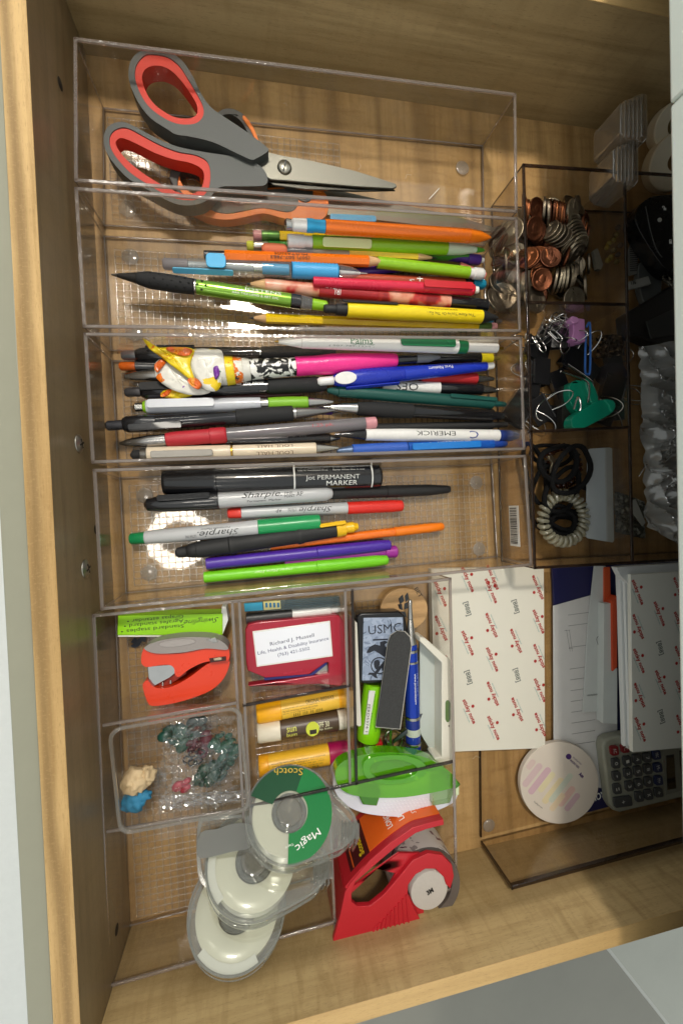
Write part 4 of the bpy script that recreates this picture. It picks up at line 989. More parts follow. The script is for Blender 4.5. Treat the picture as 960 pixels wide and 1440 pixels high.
def lump(name, rt, u, v, z, r, sc, mat, seed, amp=.18, f=.35, nu=26, nv=16, rz=0):
    from mathutils import noise
    mb = MB().ball((0, 0, 0), r, nu=nu, nv=nv, sc=sc)
    for i, p in enumerate(mb.v):
        mb.v[i] = p * (1 + amp * noise.noise(p * f + Vector((seed, seed, 0))) * 2)
    p = local(rt, [P(u, v, z)])[0]
    return mk(name, mb, mat, rt, M=TM(p.x, p.y, p.z, 0, 0, rz), angle=180)
CLAY = PL('#cdb48c', .75, bump=.4, bscale=500)
lump('lump', fg, 190, 1098, 34, 8.5, (1.0, 1.05, .8), CLAY, 1, .22, .3)
lump('lump', fg, 207, 1090, 33, 6.5, (.9, 1, .8), CLAY, 4, .2, .35)
lump('lump', fg, 179, 1102, 32, 5, (.8, 1.1, .8), CLAY, 7, .2, .4)
f2 = at('clay_lump', 'flattened blue clay lump against the cream one', 'modelling clay', 190, 1127, 27)
lump('lump', f2, 188, 1128, 31, 8.8, (.95, .85, .5), PL('#2f7fa6', .7, bump=.4, bscale=500), 2, .16, .35)
lump('lump', f2, 201, 1119, 31, 6, (1.1, .7, .5), PL('#2f7fa6', .7, bump=.4, bscale=500), 9, .16, .4)
bg_ = at('plastic_bag', 'crinkled clear bag of green and red toy pieces in the round-cornered tray', 'bag', 285, 1080, 27)
from mathutils import noise as mnoise
def film(name, rt, px, z, mat, hgt, f, seed, n=40, ridged=True, thick=.1, sx=.7, sy=1.5):
    """crumpled sheet filling a photo outline (4 corners)"""
    q = local(rt, [P(a[0], a[1], z) for a in px]); mb = MB(); vs = []; fs = []
    for j in range(n + 1):
        for i in range(n + 1):
            a = i / n; b = j / n
            p = q[0] * (1 - a) * (1 - b) + q[1] * a * (1 - b) + q[2] * a * b + q[3] * (1 - a) * b
            v = Vector((p.x * f * sx + p.y * f * .1, p.y * f * sy + p.x * f * .25, seed)); w = mnoise.noise(v * .6 + Vector((5, seed, 2))) * 2
            h = 1 - abs(mnoise.noise(v + Vector((w, w, 0)))) * 2.2 if ridged else mnoise.noise(v)
            h += .35 * mnoise.noise(v * 3.1)
            e = min(a, 1 - a, b, 1 - b) * 6
            p = p + Vector((mnoise.noise(v * 1.7) * 1.2, mnoise.noise(v * 1.7 + Vector((9, 9, 9))) * 1.2, 0))
            p.z += hgt * h * min(1, .35 + e)
            vs.append(p)
    for j in range(n):
        for i in range(n):
            k = j * (n + 1) + i; fs.append((k, k + 1, k + n + 2, k + n + 1))
    mb.add(vs, fs)
    return mk(name, mb, mat, rt, angle=22)
FILM = clear('bag_film', (.93, .93, .92), 2.2, .05, body='#d9d9d8', bodyw=.04)
film('bag_top', bg_, [(232, 1012), (345, 1004), (350, 1128), (222, 1142)], 40, FILM, 5.0, .085, 3.0, 60)
film('seal_band', bg_, [(226, 1118), (344, 1110), (346, 1124), (226, 1140)], 43, clear('bag_seal', (.8, .8, .8), 3.0, .05, body='#eeeeee', bodyw=.22), 2.0, .3, 5.0, 40)
def toy(u, v, z, hexc, label, nlob, rad, rz, grp='toy pieces in the clear bag'):
    t = at('toy_piece', label, 'toy', u, v, z, rz, grp)
    mb = MB()
    for i in range(nlob):
        a = 2 * pi * i / nlob + rz; k_ = random.uniform(.35, .6)
        mb.ball((rad * .65 * cos(a), rad * .5 * sin(a), random.uniform(-1, 2)), rad * k_ * 1.25, nu=12, nv=8, sc=(random.uniform(.7, 1.3), random.uniform(.5, .9), .6))
    mk('body', mb, plas(hexc, .35, bump=.2, bscale=300), t)
    return t
for a in ((242, 1031, 31, '#16453a', 'dark green toy piece at the left tip of the bag', 4, 8.5, .2), (262, 1037, 32, '#184a3a', 'dark green toy piece next to the maroon ones', 5, 8, .9), (276, 1022, 31, '#30403c', 'grey green toy piece at the upper edge of the bag', 5, 8, .4),
          (283, 1046, 32, '#5b1226', 'maroon toy piece in the middle of the bag', 3, 9, 1.4), (272, 1048, 33, '#4c0f22', 'dark maroon toy sliver beside the green pieces', 3, 7, .1), (312, 1042, 32, '#1c5745', 'large green toy piece towards the right of the bag', 5, 9, .3),
          (321, 1062, 31, '#1f5145', 'green toy piece by the right wall of the tray', 4, 9.5, 1.0), (308, 1082, 31, '#143d34', 'dark green toy piece low in the bag', 5, 9, .6), (289, 1090, 32, '#173f2c', 'dark green toy piece with a black loop, nearest the seal', 5, 8.5, .9),
          (258, 1104, 32, '#b01c35', 'small bright red toy chip above the seal', 3, 6, .5)):
    toy(*a)
for (u, v) in ((266, 1066), (278, 1058), (272, 1074)):
    pass
lk = at('plastic_links', 'little black chain links in the middle of the clear bag', 'links', 272, 1064, 34)
for i, (u, v) in enumerate(((264, 1068), (272, 1060), (279, 1070), (271, 1072), (282, 1058))):
    c = local(lk, [P(u, v, 36)])[0]
    mk('link', MB().tube([(c.x + 3 * cos(t), c.y + 2.2 * sin(t), c.z + sin(t * 2)) for t in [2 * pi * k / 12 for k in range(12)]], .7, 6, True), K, lk)

# ------------------------------------------------------------------ middle column: refills, letter opener, balms
lead = at('lead_refill_case', 'clear case of mechanical pencil leads with a cyan label', 'lead case', 400, 850, 14)
shp('case', lead, [(343, 850), (396, 844), (477, 838), (479, 852), (398, 858), (345, 861)], 14, 20, clear('lead_case', (.6, .68, .7), 1.3, .08, body='#7a96a0', bodyw=.35), .8)
shp('cyan_label', lead, [(343, 849), (369, 847), (370, 858), (344, 860)], 17, 20.4, PL('#2b9fc4', .35), .2)
shp('yellow_label', lead, [(370, 846.5), (394, 844.5), (395, 856), (371, 858)], 17, 20.4, PL('#d8d08c', .4), .2)
for i in range(4): shp('label_stripe', lead, [(373 + i * 5.5, 848), (376 + i * 5.5, 847.6), (376.5 + i * 5.5, 854), (373.5 + i * 5.5, 854.4)], 20.3, 20.6, PL('#2877a6', .4), 0)
for i in range(4): shp('lead', lead, [(400, 845 + i * 2.4), (475, 839.5 + i * 2.4), (475, 840.1 + i * 2.4), (400, 845.7 + i * 2.4)], 20.1, 20.5, PL('#46606a', .4), 0)
GW = 'things in the middle column of the divided bin'
pen('marker', 'dark grey dry marker with a white cap above the letter opener', 'marker', (345, 870, 13), (481, 856, 13),
    [('barrel', PL('#3b3b3c', .4), [(346, 15), (409, 15)]), ('cap', WHT, [(409, 16), (464, 15)]), ('cap_end', WHT, [(464, 11), (474, 10), (478, 7)])], group=GW)
lo_ = at('letter_opener', 'dark red letter opener with a white printed business card panel', 'letter opener', 415, 915, 14)
MAR = PL('#a3122c', .3, var=.05, coat=.3)
shp('body', lo_, [(345, 885), (349, 878), (362, 875), (470, 865), (477, 866), (483, 874), (486, 935), (486, 958), (478, 965), (450, 962), (352, 966), (348, 964), (400, 957), (462, 947), (462, 932), (458, 932), (436, 948), (372, 953), (348, 943), (346, 930)], 14, 22, MAR, 1.0)
shp('blade', lo_, [(400, 950), (438, 947), (459, 932), (462, 946), (420, 953), (398, 956)], 17, 18, SILV, .1)
shp('blade_guard', lo_, [(371, 953), (436, 948), (455, 933), (459, 931), (460, 934), (440, 950), (372, 957)], 17.5, 20.5, PL('#20206a', .4), .2)
shp('card', lo_, [(355, 888), (464, 873), (468, 923), (361, 938)], 21.6, 22.6, WHT, .4)
shp('card_paper', lo_, [(357, 890), (462, 875.5), (466, 921), (363, 935.5)], 22.5, 22.75, PL('#e9ebf2', .5, var=.01), .1)
put('Richard J. Mussell', lo_, 411, 900, 22.85, 62, 6.5, PL('#1c2350', .5), -6)
put('Life, Health & Disability Insurance', lo_, 413, 908.5, 22.85, 100, 6.2, PL('#30366a', .5), -6)
put('(763) 421-5502', lo_, 413, 917, 22.85, 45, 6, PL('#30366a', .5), -6)
put('PRODUCTS', lo_, 412, 945, 22.1, 26, 2.5, PL('#c23450', .4), -4)
GBM = 'lip balm tubes side by side'
pen('lip_balm', 'yellow lip balm tube with a plain yellow cap and small print', 'lip balm', (360, 1004, 12), (486, 980, 12),
    [('cap', PL('#f2ac0a', .35), [(361, 25), (363, 27), (394, 28)]), ('tube', PL('#e8b93a', .35), [(394, 27), (475, 27)]), ('end', PL('#f0ab10', .35), [(475, 27), (483, 26), (485, 23)])], group=GBM,
    texts=[('ORIGINAL BEESWAX', 448, 40, 5, 38, INK_K), ('soothing lip balm with vitamin e and peppermint', 420, 48, 2.6, 22, PL('#5b3a10', .5)), ('this balm moisturizes and leaves skin so fresh', 420, 48, 2.6, 8, PL('#5b3a10', .5)), ('net wt .15 oz 4.25g made in the usa', 418, 44, 2.6, -6, PL('#5b3a10', .5)), ('|||| ||| || ||||', 430, 40, 6, -26, INK_K)])
pen('lip_balm', 'brown sun care lip balm tube with cream white ends', 'lip balm', (361, 1030, 12), (487, 1010, 12),
    [('cap', PL('#ddd3bd', .4), [(362, 27), (364, 29), (393, 30)]), ('tube', PL('#4a3828', .35), [(393, 29), (474, 29)]), ('end', PL('#ddd6c6', .4), [(474, 28), (484, 27), (486, 24)])], group=GBM,
    texts=[('sun', 408, 13, 6, 14, PL('#dcd860', .4)), ('bum', 408, 14, 6, -14, PL('#dcd860', .4)), ('SPF 30', 452, 16, 7, 14, PL('#dcd9b0', .4)), ('lip balm', 455, 18, 4, -12, PL('#dcd9b0', .4))])
bm_ = [o for o in bpy.data.objects if o.get('label', '').startswith('brown sun care')][0]
M_ = T(rx=0)
mk('face_print', MB().prism([(44 + 5.3 * cos(t), 5.8 * sin(t)) for t in [2 * pi * i / 22 for i in range(22)]], 8.0, 8.65), PL('#c9cf3c', .4), bm_, M=T(rx=0))
mk('face_eyes', MB().prism([(41.6, -4), (47.0, -4), (47.0, -.5), (41.6, -.5)], 8.6, 8.75), PL('#2c2216', .4), bm_)
pen('lip_balm', 'yellow lip balm tube with a magenta cap on its right end', 'lip balm', (363, 1078, 12), (490, 1055, 12),
    [('base', PL('#f0a81a', .35), [(364, 27), (366, 29), (377, 29)]), ('tube', PL('#ecb52e', .35), [(377, 28), (461, 29)]), ('cap', PL('#a3124e', .3), [(461, 30), (484, 29), (488, 26)])], group=GBM,
    texts=[('tinted lip balm with shea butter and botanical', 418, 74, 2.6, 28, PL('#50300c', .5)), ('waxes to moisturize and give a hint of color', 418, 74, 2.6, 16, PL('#50300c', .5)), ('nourishing natural shine net wt .15oz', 418, 70, 2.6, 3, PL('#50300c', .5)), ('burt and friends durham nc made in usa', 416, 70, 2.6, -10, PL('#50300c', .5)), ('792850-B3', 425, 40, 4, -30, INK_K)])

# ------------------------------------------------------------------ third column: lighters, file, pen, level
us = at('lighter', 'black lighter with a pale blue panel reading USMC', 'lighter', 540, 910, 12)
shp('case', us, [(501, 868), (507, 862), (560, 860), (569, 864), (572, 880), (574, 955), (568, 960), (510, 962), (504, 955)], 12, 26, PL('#101012', .3), 1.6)
pm = splat('cloudy_print', '#9fabc0', [('#8f9cb2', .5), ('#76839a', .60), ('#5a667a', .68)], 110, 3)
shp('printed_panel', us, [(511, 869), (566, 868), (570, 955), (509, 957)], 25.6, 26.3, pm, .1)
put('USMC', us, 541, 884, 26.45, 50, 13, PL('#1b1f2c', .5), 0)
EP = PL('#1b1f2a', .5)
shp('eagle_print', us, [(515, 918), (519, 910), (527, 906), (534, 908), (534, 903), (541, 901), (545, 903), (541, 906), (542, 910), (550, 908), (560, 905), (562, 910), (556, 918), (546, 920), (540, 924), (533, 919), (526, 915), (520, 918)], 26.3, 26.5, EP, 0)
shp('globe_print', us, [(533 + 12 * cos(t), 936 + 12 * sin(t)) for t in [2 * pi * i / 24 for i in range(24)]], 26.3, 26.48, EP, 0, [[(533 + 10.4 * cos(t), 936 + 10.4 * sin(t)) for t in [2 * pi * i / 24 for i in range(24)]]])
shp('land_print', us, [(526, 930), (532, 928), (534, 934), (530, 942), (526, 938)], 26.3, 26.46, EP, 0, sm=2)
shp('land_print', us, [(537, 932), (541, 930), (542, 938), (537, 944)], 26.3, 26.46, EP, 0, sm=2)
shp('anchor_print', us, [(517, 949), (519, 946), (526, 946), (546, 922), (548, 924), (529, 949), (531, 954), (527, 953), (522, 949)], 26.3, 26.54, EP, 0)
shp('scroll_print', us, [(524, 899), (545, 898), (545, 900), (524, 901)], 26.3, 26.5, EP, 0)
gl = pen('lighter', 'bright green lighter with a white barcode label and brass end', 'lighter', (527, 960, 13), (514, 1064, 13),
    [('body', PL('#86cf10', .3), [(960, 33), (1030, 34), (1040, 32)]), ('metal_cap', metal('#c2b183', .25), [(1040, 20), (1057, 19)]), ], group=None)
shp('label_panel', gl, [(519, 972), (532, 971), (530, 1010), (527, 1033), (511, 1033)], 20, 22.2, WHT, .2)
shp('red_button', gl, [(529, 1044), (538, 1044), (538, 1052), (528, 1052)], 8, 16, PL('#c41d1d', .4), .5)
for i in range(13):
    v = 1003 + i * 2.1
    shp('barcode_bar', gl, [(522 - (v - 1003) * .1, v), (531 - (v - 1003) * .1, v), (531 - (v - 1003) * .1, v + random.choice((.6, .9, 1.3))), (522 - (v - 1003) * .1, v + .9)], 22.15, 22.35, INK_K, 0)
put('FERD5374 1', gl, 517, 1010, 22.4, 40, 4, INK_K, 98)
put('keep away from children', gl, 526, 990, 22.4, 28, 3, INK_K, 98)
nf = at('nail_file', 'black emery board nail file lying across the lighters', 'nail file', 560, 955, 28)
AB = PL('#3a3a3a', .95, var=.45, bump=.9, bscale=3500, nscale=700)
shp('abrasive', nf, [(546, 905), (550, 894), (559, 888), (569, 889), (576, 896), (578, 908), (562, 1025), (529, 1022)], 31.6, 33.3, AB, .2, sm=0)
shp('core', nf, [(545, 905), (549, 893), (559, 887), (570, 888), (577, 895), (579, 908), (563, 1026), (528, 1023)], 30.4, 31.8, PL('#b9b5ab', .7), .2)
pen('click_pen', 'blue ballpoint with silver rings and web address, its silver clicker pointing up', 'pen', (576, 842, 26), (581, 1061, 22),
    [('button', SILV, [(843, 5), (846, 7), (852, 6), (870, 8)]), ('nose', SILV, [(870, 8), (905, 17)]), ('barrel', PL('#1c3fae', .22, metal=.4), [(905, 18), (912, 18)]), ('ring', SILV, [(912, 19), (916, 19)]), ('barrel', PL('#1c3fae', .22, metal=.4), [(916, 19), (928, 19)]), ('ring', SILV, [(928, 20), (931, 20)]),
     ('barrel', PL('#1a3ba8', .22, metal=.4), [(931, 20), (1005, 22)]), ('ring', SILV, [(1005, 23), (1009, 23)]), ('barrel', PL('#13297c', .25), [(1009, 22), (1022, 22)]), ('window', PL('#b9c0b0', .3), [(1022, 22), (1032, 22)]), ('barrel', PL('#1a3390', .25), [(1032, 22), (1042, 22)]), ('ring', SILV, [(1042, 24), (1046, 24)]), ('end', PL('#182f88', .25), [(1046, 23), (1058, 22), (1060, 18)])],
    texts=[('www.janssenelectric.com', 970, 58, 4.2, 8, INK_W), ('FLA  507-327-3101', 962, 40, 2.6, 34, PL('#8fa4d8', .4))])
lv = at('pocket_level', 'off-white plastic plate with a small spirit level window on its edge', 'pocket level', 612, 985, 26)
shp('plate', lv, [(590, 897), (622, 930), (622, 1062), (612, 1066), (597, 1042), (590, 1030)], 20, 23, PL('#b6bcb6', .4), .4)
shp('edge_frame', lv, [(590, 896), (597, 897), (632, 927), (634, 935), (637, 1068), (634, 1075), (622, 1077), (610, 1068), (613, 1065), (621, 1066), (621, 932), (590, 902)], 22, 38, PL('#d8d3c4', .45, bump=.15), .8)
shp('level_vial', lv, [(626, 988), (628, 985), (631, 985), (633, 989), (633, 1012), (631, 1016), (628, 1016), (626, 1012)], 36, 38.5, PL('#56703c', .15, coat=1), .6)
shp('vial_slot', lv, [(617.5, 984), (619, 984), (620, 1014), (617, 1014)], 22.5, 23.8, WHT, .2)
shp('dot', lv, [(630, 1020), (632, 1020), (632, 1022), (630, 1022)], 37, 38.3, PL('#6b6456', .5), 0)
wd = at('wooden_keychain', 'round wooden disc printed with a black flame mark and the word BET', 'wooden disc', 568, 855, 8)
shp('disc', wd, [(568 + 33 * cos(t), 857 + 30 * sin(t)) for t in [2 * pi * i / 40 for i in range(40)]], 6, 9.5, wood('beech_disc', 'X', '#d3ad7c', '#b3895a', 1.5, .6, .2, 3), .4)
for q in ([(560, 842), (566, 836), (568, 845), (562, 850)], [(569, 838), (573, 833), (575, 843), (570, 847)], [(559, 850), (565, 849), (566, 858), (561, 856)], [(568, 849), (574, 846), (575, 855), (568, 857)], [(563, 860), (569, 860), (572, 868), (565, 866)]):
    shp('flame_print', wd, q, 9.4, 9.8, K, 0)
put('BET', wd, 588, 833, 9.9, 16, 6, INK_K, 62)
rg = at('key_ring', 'thin metal key ring pieces and keys below the nail file', 'keys', 560, 1040, 12)
c = local(rg, [P(553, 1040, 10)])[0]
mk('ring', MB().tube([(c.x + 8 * cos(t), c.y + 9 * sin(t), c.z) for t in [2 * pi * k / 24 for k in range(24)]], .8, 8, True), SILV, rg)
c = local(rg, [P(560, 1046, 14)])[0]
mk('ring', MB().tube([(c.x + 5 * cos(t), c.y + 6 * sin(t), c.z + 2 * sin(t)) for t in [2 * pi * k / 24 for k in range(24)]], .7, 8, True), SILV, rg)
shp('key_shaft', rg, [(548, 1026), (551, 1026), (550, 1056), (547, 1056)], 12, 14, SILV, .3)
shp('key_blade', rg, [(552, 1042), (576, 1022), (590, 1006), (594, 1004), (588, 1018), (572, 1032), (553, 1046)], 24, 25.2, metal('#5b5e64', .3), .2)
shp('bead', rg, [(543, 1045), (546, 1042), (549, 1045), (549, 1050), (545, 1052)], 10, 16, SILV, .8)
ws = at('white_strip', 'narrow white plastic strip standing against the divider beside the lighter', 'plastic strip', 503, 950, 30)
shp('strip', ws, [(499, 874), (502, 876), (508, 1020), (505, 1022), (501, 1020)], 8, 36, PL('#cfcabd', .5), .4)
ws = at('cream_stub', 'cream coloured stub tucked between the dividers', 'stub', 492, 1000, 14)
shp('stub', ws, [(487, 972), (496, 971), (499, 1020), (490, 1024)], 8, 26, PL('#cbb089', .5), .6)
# small card under the correction tape
cd = at('white_card', 'small white card under the correction tape', 'card', 592, 1062, 4)
shp('card', cd, [(555, 1064), (608, 1056), (622, 1078), (560, 1092)], 3, 4, PAPW, 0)
# ------------------------------------------------------------------ tapes in the lower bins
TAPE = plas('#e4e0cc', .22, var=.06, coat=.6)
SHELL = clear('dispenser_shell', (.94, .95, .93), 1.6, .05, body='#ece9e0', bodyw=.06, bump=.06, bscale=25)
SHELLR = clear('dispenser_rim', (.78, .78, .75), 1.8, .10, body='#c8c8c0', bodyw=.25)
def snail(label, u, v, z, R, tail, tilt=(0, 0), lab=False, th=17):
    """clear desk tape dispenser lying on its side; R mm, tail angle in degrees (picture, clockwise from right)"""
    p = P(u, v, z); ta = radians(-tail)
    rt = root('tape_dispenser', label, 'tape dispenser', p, 0, 'clear tape dispensers spilling over the bin edge')
    rt.matrix_world = Matrix.Translation(p * S) @ Matrix.Rotation(radians(tilt[0]), 4, 'X') @ Matrix.Rotation(radians(tilt[1]), 4, 'Y') @ Matrix.Rotation(ta, 4, 'Z')
    # outline: circle with a straight run out to the cutter
    n = 40; out = []
    for i in range(n + 1):
        a = radians(80) + (2 * pi - radians(145)) * i / n
        out.append((R * cos(a), R * sin(a)))
    out += [(R * 1.25, -R * .62), (R * 1.55, -R * .28), (R * 1.5, R * .05), (R * 1.05, R * .42), (R * .6, R * .85)]
    out = [(p_[0], p_[1]) for p_ in cr(out, 2)]
    h = th / 2
    mk('side_plate', MB().prism(out, h - 1.1, h), SHELL, rt, angle=30)
    mk('side_plate', MB().prism(out, -h, -h + 1.1), SHELL, rt, angle=30)
    rim = MB()
    inner = [(x * .955, y * .955) for x, y in out]
    k = len(out)
    for zz in ((h - 1.6, h + .35), (-h - .35, -h + 1.6)):
        rim.loft([[(out[i][0], out[i][1], zz[0]), (out[i][0], out[i][1], zz[1]), (inner[i][0], inner[i][1], zz[1]), (inner[i][0], inner[i][1], zz[0])] for i in range(k)], False, loop=True)
    mk('rim', rim, SHELLR, rt, angle=60)
    s0 = int(k * .15); s1 = int(k * .62)
    wl = MB(); wl.loft([[(out[i][0] * .99, out[i][1] * .99, -h + 1.2), (out[i][0] * .99, out[i][1] * .99, h - 1.2), (out[i][0] * .965, out[i][1] * .965, h - 1.2), (out[i][0] * .965, out[i][1] * .965, -h + 1.2)] for i in range(s0, s1)])
    mk('side_wall', wl, SHELL, rt, angle=60)
    rr = R * .84
    mk('tape_roll', MB().lathez([(R * .40, -h + 2), (R * .40, h - 2.2), (R * .46, h - 1.7), (rr * .97, h - 1.7), (rr, h - 2.4), (rr, -h + 2.2), (rr * .97, -h + 1.8), (R * .46, -h + 1.8)], 48, loop=True), TAPE, rt)
    mk('core', MB().lathez([(R * .30, -h + 1.5), (R * .30, h - .6), (R * .385, h - .6), (R * .385, -h + 1.5)], 36, loop=True), SHELLR, rt)
    mk('hub', MB().lathez([(.1, h + .5), (R * .20, h + .5), (R * .24, h + .9), (R * .28, h + .4), (R * .28, h - 4), (.1, h - 4)], 32), clear('hub_dome', (.85, .84, .8), 1.6, .08, body='#b9b6ac', bodyw=.4), rt)
    # white strip along the belly
    bl = MB(); a0 = int(k * .28); a1 = int(k * .60)
    bl.loft([[(out[i][0] * .95, out[i][1] * .95, h - 1.5), (out[i][0] * .95, out[i][1] * .95, h - 1.3), (out[i][0] * .80, out[i][1] * .80, h - 1.3), (out[i][0] * .80, out[i][1] * .80, h - 1.5)] for i in range(a0, a1)])
    if not lab: mk('white_strip', bl, PAPW, rt)
    # cutter block with ridges
    ct_ = MB().box(R * 1.22, R * 1.62, -R * .42, -R * .12, -h, h)
    for i in range(5): ct_.box(R * 1.20 + i * 2.6, R * 1.20 + i * 2.6 + 1.1, -R * .52, -R * .10, -h - .6, h + .8)
    mk('cutter', ct_, SHELLR, rt, bevel=.3)
    return rt
D3 = snail('lowest clear tape dispenser, resting on the wood by the drawer side', 334, 1281, 40, 34.5, -70, (-53, 4))
D2 = snail('middle clear tape dispenser of the fanned stack of three', 358, 1213, 42, 34.5, 5, (-53, 5))
D1 = snail('uppermost clear tape dispenser with a green label around its hub', 406, 1147, 46, 31.5, 12, (-52, 3), lab=True)
# green label on the first
m_ = MB(); R_ = 31.5; h_ = 8.5; rz_ = radians(18)
def sector(r0, r1, a0, a1, z, n=24):
    v = [(r0 * cos(a), r0 * sin(a)) for a in [radians(a0 + (a1 - a0) * i / n) for i in range(n + 1)]] + [(r1 * cos(a), r1 * sin(a)) for a in [radians(a1 + (a0 - a1) * i / n) for i in range(n + 1)]]
    return MB().prism(v, z, z + .15)
GL = plas('#0d7a3a', .35, var=.05); GD = plas('#0e4a2a', .35, var=.1)
mk('green_label', sector(R_ * .42, R_ * .98, -85, 75, h_ + .05), GL, D1)
mk('dark_green_label', sector(R_ * .42, R_ * .98, 75, 165, h_ + .05), GD, D1)
text('Magic', 19, 6.0, INK_W, D1, TM(14.5, -15.5, h_ + .3, 0, 0, radians(18 + 180 + 20)))
text('Tape', 6, 1.8, INK_W, D1, TM(2.5, -20, h_ + .3, 0, 0, radians(18 + 180 + 10)))
text('Scotch', 22, 5, plas('#d5b23a', .4), D1, TM(-4, 26, h_ + .3, 0, 0, radians(18 + 180 - 14)))
ft = at('tape_strip', 'frosted strip of tape stuck across the clear shells at the left of the stack', 'tape strip', 318, 1185, 46)
shp('strip', ft, [(282, 1172), (305, 1166), (330, 1158), (352, 1160), (358, 1176), (352, 1192), (325, 1198), (280, 1206)], 47, 47.4, clear('frosted_tape', (.6, .6, .6), .8, .3, body='#a9aaa4', bodyw=.6), 0, sm=3)
# back part of the clear housing under that strip
hs = at('tape_housing', 'empty clear rounded housing beneath the frosted tape strip', 'tape dispenser', 315, 1190, 30)
shp('shell', hs, [(278, 1160), (290, 1150), (330, 1146), (352, 1150), (356, 1190), (350, 1222), (320, 1250), (292, 1250), (278, 1225)], 30, 44, SHELL, 3, sm=3)
shp('shell_edge', hs, [(278, 1160), (290, 1150), (330, 1146), (352, 1150), (356, 1190), (350, 1222), (320, 1250), (292, 1250), (278, 1225)], 43, 44.6, SHELLR, .3, [[(283, 1163), (293, 1155), (330, 1151), (348, 1155), (351, 1190), (345, 1220), (318, 1245), (295, 1245), (283, 1223)]], sm=3)

# correction tape
co = at('correction_tape', 'translucent green and white correction tape runner across the dark divider', 'correction tape', 555, 1105, 10)
shp('white_base', co, [(470, 1090), (469, 1108), (480, 1127), (500, 1140), (530, 1147), (580, 1149), (615, 1140), (641, 1125), (641, 1105), (632, 1092), (600, 1085), (520, 1082), (480, 1080)], 18, 33, PL('#dcdbe6', .35, var=.02), 3, sm=3, segs=4)
wd_ = MB(); c0 = local(co, [P(575, 1134, 33.2)])[0]
for i in range(15):
    for j in range(4):
        q = local(co, [P(537 + i * 5.2 + (j % 2) * 2.6, 1128 + j * 4.4 - i * .35, 32.9)])[0]; wd_.ball((q.x, q.y, q.z), .75, nu=8, nv=5, sc=(1, 1, .6))
mk('grip_dots', wd_, PL('#e0dfe8', .35), co, kind='stuff')
GT = clear('green_translucent', (.50, .88, .08), 2.0, .04, body='#84dc0c', bodyw=.5, bump=.2, bscale=60)
GT2 = clear('green_translucent_deep', (.30, .62, .03), 1.6, .05, body='#56a806', bodyw=.7, bump=.3, bscale=90)
shp('green_cover', co, [(471, 1088), (478, 1074), (500, 1064), (535, 1058), (572, 1060), (600, 1066), (625, 1080), (640, 1094), (640, 1106), (612, 1114), (570, 1121), (530, 1122), (495, 1118), (476, 1106)], 32, 42, GT, 3.5, sm=3, segs=4)
shp('cover_ridge', co, [(520, 1066), (560, 1062), (592, 1070), (600, 1086), (580, 1100), (540, 1104), (515, 1094), (510, 1078)], 41, 44.4, GT, 1.6, [[(530, 1072), (558, 1069), (582, 1076), (586, 1086), (572, 1094), (542, 1097), (524, 1090), (521, 1079)]], sm=3)
shp('clip_block', co, [(507, 1110), (536, 1112), (535, 1118), (530, 1134), (510, 1132), (505, 1122)], 30, 41, GT2, 1)
shp('nose_block', co, [(608, 1094), (640, 1094), (640, 1110), (632, 1130), (608, 1134)], 28, 39, clear('green_pale', (.72, .86, .60), 1.6, .05, body='#a9c890', bodyw=.4), 1)
shp('tip', co, [(630, 1092), (642, 1097), (648, 1104), (641, 1110), (630, 1106)], 26, 39, GT2, 1)
shp('tip_cap', co, [(640, 1100), (645, 1102), (645, 1118), (640, 1120)], 24, 36, PL('#d4e0b8', .4), .5)
shp('spool', co, [(545 + 16 * cos(t), 1084 + 12 * sin(t)) for t in [2 * pi * i / 24 for i in range(24)]], 33, 40, PL('#4e8a2a', .4), .4)

# red packing tape dispenser
rd = at('packing_tape_dispenser', 'red packing tape dispenser with a wide roll, orange label and black logo on its hub', 'tape dispenser', 560, 1260, 2)
RD = PL('#b51c28', .42, var=.05, bump=.12, bscale=700)
plate_o = [(470, 1335), (467, 1328), (479, 1285), (485, 1255), (492, 1243), (520, 1210), (548, 1186), (580, 1164), (600, 1158), (623, 1152), (624, 1160), (600, 1166), (584, 1172), (556, 1192), (530, 1214), (500, 1240), (494, 1256), (494, 1268), (502, 1275), (520, 1274), (540, 1258), (562, 1232), (580, 1210), (602, 1200), (622, 1203), (635, 1216), (638, 1232), (633, 1250), (627, 1244), (624, 1234), (612, 1222), (598, 1222), (584, 1230), (574, 1244), (573, 1258), (580, 1274), (597, 1305), (592, 1312), (560, 1318), (530, 1322)]
shp('side_plate', rd, plate_o, 46, 50, RD, 1.2)
shp('side_plate', rd, [(p_[0], p_[1]) for p_ in [(470, 1335), (479, 1285), (485, 1255), (560, 1200), (590, 1200), (597, 1305), (530, 1322)]], 44.5, 46.2, RD, .5, [[(494, 1256), (494, 1268), (502, 1275), (520, 1274), (540, 1258), (556, 1228), (530, 1222)], [(573, 1232), (590, 1215), (591, 1262), (583, 1270), (572, 1256)]])
def wallstrip(rt, px, ztop, z0, z1, mat, th, name, off=0.0, bevel=.4, sm=4):
    q = local(rt, [P(p_[0], p_[1], ztop) for p_ in cr(px, sm, closed=False)])
    oz_ = rt.matrix_world.translation.z / S; rings = []
    for i, p_ in enumerate(q):
        d = (q[min(i + 1, len(q) - 1)] - q[max(i - 1, 0)]); d.z = 0; d.normalize(); n_ = Vector((-d.y, d.x, 0))
        a = p_ + n_ * off; b = p_ + n_ * (off + th)
        rings.append([(a.x, a.y, z0 - oz_), (a.x, a.y, z1 - oz_), (b.x, b.y, z1 - oz_), (b.x, b.y, z0 - oz_)])
    return mk(name, MB().loft(rings), mat, rt, bevel=bevel, angle=50), q
strap = [(485, 1250), (500, 1232), (520, 1211), (548, 1187), (580, 1165), (600, 1159), (623, 1153)]
